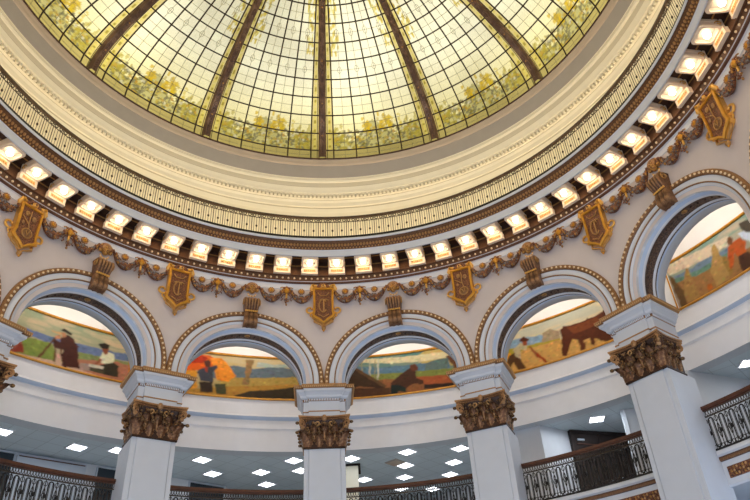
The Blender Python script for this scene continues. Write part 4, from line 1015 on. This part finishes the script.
# ------------------------------------------------------------------ murals
MZ0, MZ1, MR = 1.031, 1.186, 1.2700
def lin(c, g=1.0): return np.array([min(1, (x ** 1.75) * g * 1.1) for x in c])
def raster(spec, seed):
    spec = (spec[0], [((.30, .36, .50) if c == (.2, .27, .47) else c, p) for c, p in spec[1]])
    (sky, sky2), polys = spec
    g = np.random.default_rng(seed); W_, H_ = 420, 120
    u = (np.arange(W_) + .5) / W_; v_ = (np.arange(H_) + .5) / H_
    UU, VV = np.meshgrid(u, v_)
    img = lin(sky2)[None, None] * (1 - VV[..., None]) + lin(sky)[None, None] * VV[..., None]
    for _ in range(60):     # brushed clouds
        cu, cv, ru, rv = g.uniform(0, 1), g.uniform(.55, 1), g.uniform(.02, .07), g.uniform(.02, .06)
        m_ = ((UU - cu) / ru) ** 2 + ((VV - cv) / rv) ** 2 < 1
        img[m_] = img[m_] * .62 + (lin(sky2, 1.25) if g.random() < .65 else lin(sky, .9)) * .38
    wob = .0025 * np.sin(VV * 37 + g.uniform(0, 6)) + .004 * np.sin(UU * 90 + VV * 23)
    for col, pts in polys:
        x = UU + wob * .5; y = VV + wob; ins = np.zeros(UU.shape, bool)
        n = len(pts)
        for i in range(n):
            x0, y0 = pts[i]; x1, y1 = pts[(i + 1) % n]
            if y0 == y1: continue
            c = ((y0 > y) != (y1 > y)) & (x < (x1 - x0) * (y - y0) / (y1 - y0) + x0); ins ^= c
        img[ins] = lin(col)
        if ins.sum() > 30:
            ys, xs = np.nonzero(ins)
            for _ in range(max(3, int(ins.sum() / 45))):
                j = g.integers(len(ys)); cu, cv = u[xs[j]], v_[ys[j]]; ru, rv = g.uniform(.003, .012), g.uniform(.010, .035)
                m_ = (((UU - cu) / ru) ** 2 + ((VV - cv) / rv) ** 2 < 1); spill = ins.sum() > 2600 and g.random() < .5; m_ = m_ if spill else m_ & ins; img[m_] = lin(col) if spill else img[m_]; img[m_] = img[m_] * (g.uniform(.75, 1.22) * (1 + g.normal(0, .07, 3)))
    img *= (1 + g.normal(0, .05, img.shape[:2]))[..., None]
    k = np.ones(3) / 3
    for ax in (0, 1, 0, 1, 1): img = (img + np.roll(img, 1, ax) + np.roll(img, -1, ax)) / 3
    return np.clip(img, 0, 1)
ML = {-2: ('A', 'mural of a coated surveyor at a tripod and a seated figure, blue sea behind'), -1: ('B', 'mural of a figure among orange autumn trees beside a yellow meadow'), 0: ('C', 'mural of a stooping brown figure, birch trunks and blue hills'),
      1: ('D', 'mural of a large red-brown ox and a bending worker in a yellow field'), 2: ('E', 'mural of corn shocks and a figure in an orange shirt, far right')}
for k, (key, lab) in ML.items():
    root = empty('mural', MR, k + .5, MZ0); O = (0, MR, MZ0)
    u0, u1 = .058, .942
    img = raster(MUR[key], 10 + k); H_, W_ = img.shape[:2]
    mb = MB(); NX, NZ = 260, 76
    mb.grid([[cp((u0 + (u1 - u0) * i / NX - .5) * A, MR, MZ0 + (MZ1 - MZ0) * j / NZ) for i in range(NX + 1)] for j in range(NZ + 1)], MUR_M)
    o = mb.build('canvas', root, O, fix=False)
    uu = np.linspace(u0, u1, NX + 1); jj = np.linspace(0, 1, NZ + 1)
    IX = np.clip((uu * W_).astype(int), 0, W_ - 1); IY = np.clip((jj * H_).astype(int), 0, H_ - 1)
    cc = img[np.ix_(IY, IX)].reshape(-1, 3)
    ca = o.data.color_attributes.new('mural', 'FLOAT_COLOR', 'POINT')
    ca.data.foreach_set('color', np.concatenate([cc, np.ones((len(cc), 1))], 1).astype(np.float32).ravel())
    mb = MB(); a0, a1 = (u0 - .5) * A, (u1 - .5) * A
    for z0, z1 in ((MZ0 - .0055, MZ0 + .0005), (MZ1 - .0005, MZ1 + .0065)):
        mb.lathe([(MR + .001, z0), (MR - .004, z0), (MR - .0055, (z0 + z1) / 2), (MR - .004, z1), (MR + .001, z1)], YG, a0 - .004, a1 + .004, 60)
    for a_ in (a0 - .004, a1):
        mb.lathe([(MR + .001, MZ0 - .0055), (MR - .0045, MZ0 - .0055), (MR - .0045, MZ1 + .0065), (MR + .001, MZ1 + .0065)], YG, a_, a_ + .004, 2)
    mb.build('gilt_frame', root, O)
    tag(root, lab, 'mural', 'painted murals behind the arches')

# ------------------------------------------------------------------ light
wd = bpy.data.worlds.new('sky'); sc.world = wd; wd.use_nodes = True; nt = wd.node_tree
bg = nt.nodes['Background']; bg.inputs['Strength'].default_value = SKY
tc = nt.nodes.new('ShaderNodeTexCoord'); no = nt.nodes.new('ShaderNodeTexNoise'); no.inputs['Scale'].default_value = 5.0; no.inputs['Detail'].default_value = 2
rp = nt.nodes.new('ShaderNodeValToRGB'); rp.color_ramp.elements[0].position = .35; rp.color_ramp.elements[1].position = .68
rp.color_ramp.elements[0].color = (.80, .78, .72, 1); rp.color_ramp.elements[1].color = (1.45, 1.42, 1.32, 1)
nt.links.new(tc.outputs['Generated'], no.inputs['Vector']); nt.links.new(no.outputs['Fac'], rp.inputs['Fac']); nt.links.new(rp.outputs['Color'], bg.inputs['Color'])
def area(name, loc, target, sx, sy, power, col):
    l = bpy.data.lights.new(name, 'AREA'); l.shape = 'RECTANGLE'; l.size = sx; l.size_y = sy; l.energy = power; l.color = col
    o = bpy.data.objects.new(name, l); COL.objects.link(o); o.location = loc
    d = Vector(target) - Vector(loc); o.rotation_euler = d.to_track_quat('-Z', 'Y').to_euler(); return o
# concealed cove lamps behind the balustrade, washing the cream cove
for i in range(26):
    ph = i * .5 + .25
    area('cove_lamp', P(.925, ph, 1.452), P(.975, ph, 1.70), 1.6, .2, COVE, (1.0, .80, .50))
# picture lamps behind each arch, over the murals
for k in range(NB):
    o = area('picture_lamp', P(1.115, k + .5, 1.300), P(1.272, k + .5, 1.13), 3.6, .15, PICT, (1.0, .90, .78))
# warm wash of the garland frieze comes from the cornice lamps; ones behind the camera too (not built as things)
for k in range(4, 10):
    for i in (.2, .5, .8):
        l = bpy.data.lights.new('rear_cornice_lamp', 'POINT'); l.energy = REAR; l.color = (1, .8, .52); l.shadow_soft_size = .15
        o = bpy.data.objects.new('rear_cornice_lamp', l); COL.objects.link(o); o.location = P(.93, k + i, 1.36)
# added cool fill lights, unseen, low down behind and beside the camera
for ph, pw in ((6.5, 1.0), (4.9, .8), (8.1, .8), (3.4, .5), (-3.4, .5)):
    area('cool_fill', P(1.40, ph, .16), P(.3, ph, .75), 4.5, 3.6, FILL * pw, (.66, .80, 1.0))
# gallery: added unseen fill lights just under the ceiling
for k in range(-3, 4):
    area('gallery_fill', P(1.33, k + .42, .842), P(1.335, k + .42, .553), 1.6, .3, GAL, (.80, .90, 1.0))

# ------------------------------------------------------------------ camera object and view
cam = bpy.data.cameras.new('camera'); co_ = bpy.data.objects.new('camera', cam); COL.objects.link(co_)
from mathutils import Matrix
M_ = Matrix((RT, UP, -FW)).transposed().to_4x4(); M_.translation = Vector((CAM.x * S, CAM.y * S, EYE))
co_.matrix_world = M_
cam.sensor_width = 36; cam.lens = FPX * 36 / 750; cam.clip_end = 500; cam.clip_start = .05
cam.shift_x = -SHX / 750; cam.shift_y = SHY / 750
sc.camera = co_
sc.view_settings.view_transform = 'Standard'; sc.view_settings.look = 'None'; sc.view_settings.gamma = 1; sc.view_settings.use_curve_mapping = False
sc.view_settings.exposure = EXPO
sc.cycles.use_denoising = True; sc.cycles.max_bounces = 8; sc.cycles.diffuse_bounces = 4; sc.cycles.transparent_max_bounces = 8
sc.cycles.sample_clamp_indirect = 6
